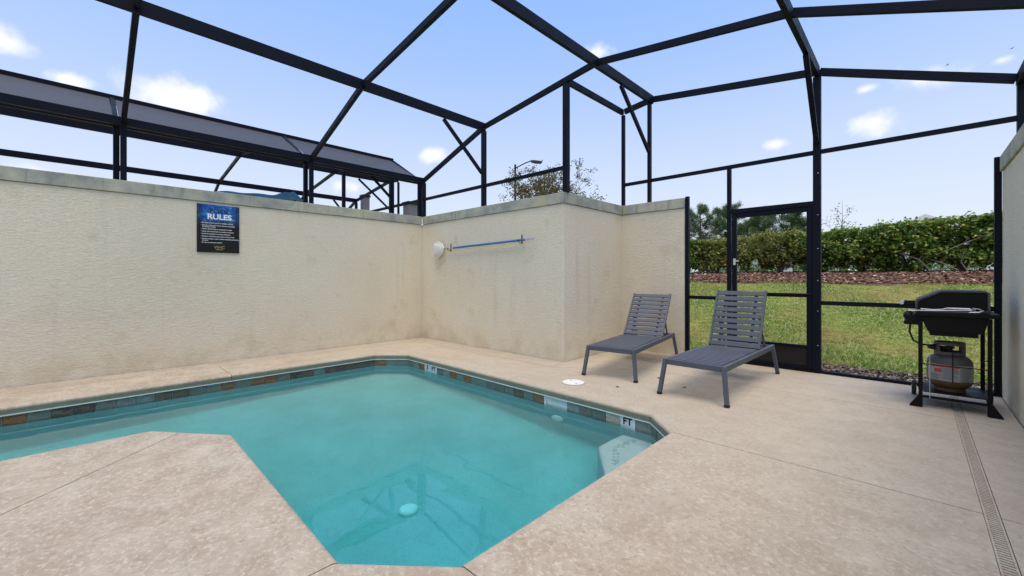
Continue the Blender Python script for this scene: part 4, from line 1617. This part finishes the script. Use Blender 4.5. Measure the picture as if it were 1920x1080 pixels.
def far_house(loc, wx, wy, wh, rh, lab, rz=0.0, wins=()):
    t = empty('house', loc, rz)
    tag(t, lab, 'house')
    mb = MB(); mb.span((-wx / 2, -wy / 2, -.3), (wx / 2, wy / 2, wh)); wl_ = mb.build('wall', M['house_white'], t)
    e = .5
    mb = MB()
    rl = max(0.0, wx / 2 - wy / 2)
    mb.add([(-wx / 2 - e, -wy / 2 - e, wh - .02), (wx / 2 + e, -wy / 2 - e, wh - .02), (wx / 2 + e, wy / 2 + e, wh - .02), (-wx / 2 - e, wy / 2 + e, wh - .02), (-rl, 0, wh + rh), (rl, 0, wh + rh)],
           [(0, 1, 5, 4), (1, 2, 5), (2, 3, 4, 5), (3, 0, 4), (3, 2, 1, 0)])
    mb.build('roof', M['roof_grey'], t)
    mb = MB(); mb.span((-wx / 2 - e - .02, -wy / 2 - e - .03, wh - .2), (wx / 2 + e + .02, -wy / 2 - e - .005, wh)); mb.build('fascia', M['text_white'], t)
    for x, z in wins:
        mb = MB(); mb.span((x - .6, -wy / 2 - .05, z), (x + .6, -wy / 2 - .002, z + 1.3)); w_ = mb.build('window', M['text_white'], t)
        mb = MB(); mb.span((x - .52, -wy / 2 - .06, z + .08), (x + .52, -wy / 2 - .0505, z + 1.22)); mb.build('pane', M['glass'], w_)
    return t


far_house((.85, 66, 1.4), 11, 11, 3.2, 3.75, 'white house far behind the hedge with grey hipped roof peak', 0, ((-3.4, .8), (0, .8), (3.4, .8)))
far_house((-13.5, 62, 1.4), 15, 9, 2.6, .6, 'low white house far behind the sparse shrubs of the door view', 0, ((-5, .8), (-1.5, .8), (2.5, .8), (5.8, .8)))

# neighbour's house corner at the far left above the wall
nh = empty('house', (0, 0, 0))
tag(nh, 'pale house with overhanging roof corner at the far left edge', 'house')
mb = MB(); mb.prism([(-24, 0), (-16.6, 0), (-16.6, 3.3), (-20.3, 4.0), (-24, 3.3)], -9.5, -1.75, 'y'); mb.build('wall', M['pale_stucco'], nh)
mb = MB(); mb.prism([(-24.4, 3.25), (-20.3, 4.15), (-15.95, 3.15), (-15.95, 3.4), (-20.3, 4.4), (-24.4, 3.5)], -9.9, -1.25, 'y'); mb.build('roof', M['roof_grey'], nh)
mb = MB(); mb.prism([(-24.44, 3.22), (-20.3, 4.12), (-15.92, 3.12), (-15.92, 3.4), (-20.3, 4.4), (-24.44, 3.5)], -1.249, -1.2, 'y'); mb.build('fascia', M['house_white'], nh)

# neighbour's deck, pillars and blue canopy beyond the left wall
mb = MB(); mb.span((-15.2, -8, -.06), (XL - .205, 6.4, -.012)); tag(mb.build('neighbouring_deck', M['deck']), kind='structure')
for x, y, ht, wd, lab in ((-13.55, 6.75, 4.02, .22, 'grey square pillar with cap beyond the neighbouring cage'), (-10.72, 6.75, 3.42, .30, 'stubby grey pillar between the neighbouring cage posts near the corner')):
    p = empty('pillar', (x, y, 0)); tag(p, lab, 'pillar')
    mb = MB(); mb.span((-wd / 2, -wd / 2, -.1), (wd / 2, wd / 2, ht - .08)); mb.build('shaft', M['pillar_grey'], p)
    mb = MB(); mb.span((-wd / 2 - .03, -wd / 2 - .03, ht - .08), (wd / 2 + .03, wd / 2 + .03, ht)); mb.build('cap', M['lamp_grey'], p, bevel=.01)
cn = empty('blue_canopy', (-8.1, 2.0, 0))
tag(cn, 'blue canvas canopy edge peeking over the wall right of the sign', 'canopy')
mb = MB()
ny, nx = 24, 8
for j in range(ny + 1):
    yv = -.95 + 1.75 * j / ny
    for i in range(nx + 1):
        xv = -.35 + .7 * i / nx
        hump = .07 * math.exp(-((yv - .50) / .12) ** 2) + .075 * math.exp(-((yv - .66) / .06) ** 2)
        endf = min(1, (.8 - yv) / .12)
        z = 2.475 + .05 * (yv + .95) + (.10 * (1 - (xv / .35) ** 2) + hump * (1 - (xv / .36) ** 2)) * max(0, endf) * min(1, .25 + (yv + .95) / .8) + .008 * math.sin(13 * yv + 5 * xv)
        mb.v.append((xv, yv, z))
for j in range(ny):
    for i in range(nx):
        k = j * (nx + 1) + i
        mb.f.append((k, k + 1, k + nx + 2, k + nx + 1))
cl = mb.build('canvas', M['blue_cloth'], cn, smooth=True)
sm = cl.modifiers.new('thickness', 'SOLIDIFY'); sm.thickness = .012
for y in (-.8, .6):
    for x in (-.28, .28):
        mb = MB(); mb.tube([(x, y, -.012), (x, y, 2.48 + .05 * (y + .95))], .016, 8); mb.build('pole', M['lamp_grey'], cn)

# ------------------------------------------------------------------ birds
for (u, v, dist, s, lab) in ((1776, 122, 38, .34, 'tiny dark bird in flight above the upper right cloud'), (1897, 91, 38, .34, 'tiny dark bird gliding near the top right corner')):
    c = FW * dist + RT * ((u - 960) / 780 * dist) + Vector((0, 0, CAM_H + (520 - v) / 780 * dist))
    b = empty('bird', c, .6); b.scale = (.6, .6, .6); tag(b, lab, 'bird', 'birds in the sky')
    mb = MB(); mb.tube([(-.16, 0, 0), (-.06, 0, .02), (.08, 0, .01), (.2, 0, -.01)], [.01, .045, .04, .008], 7); mb.build('body', M['feather'], b, smooth=True)
    for sg_ in (-1, 1):
        mb = MB(); mb.add([(-.06, sg_ * .03, .02), (.07, sg_ * .03, .02), (.04, sg_ * .25, .11), (-.03, sg_ * .25, .11), (.02, sg_ * .46, .05), (0, sg_ * .46, .045),
                           (-.06, sg_ * .03, .008), (.07, sg_ * .03, .008), (.04, sg_ * .25, .1), (-.03, sg_ * .25, .1)],
                          [(0, 1, 2, 3), (3, 2, 4, 5), (6, 9, 8, 7), (9, 5, 4, 8), (0, 3, 9, 6), (1, 7, 8, 2)])
        mb.build('wing', M['feather'], b)
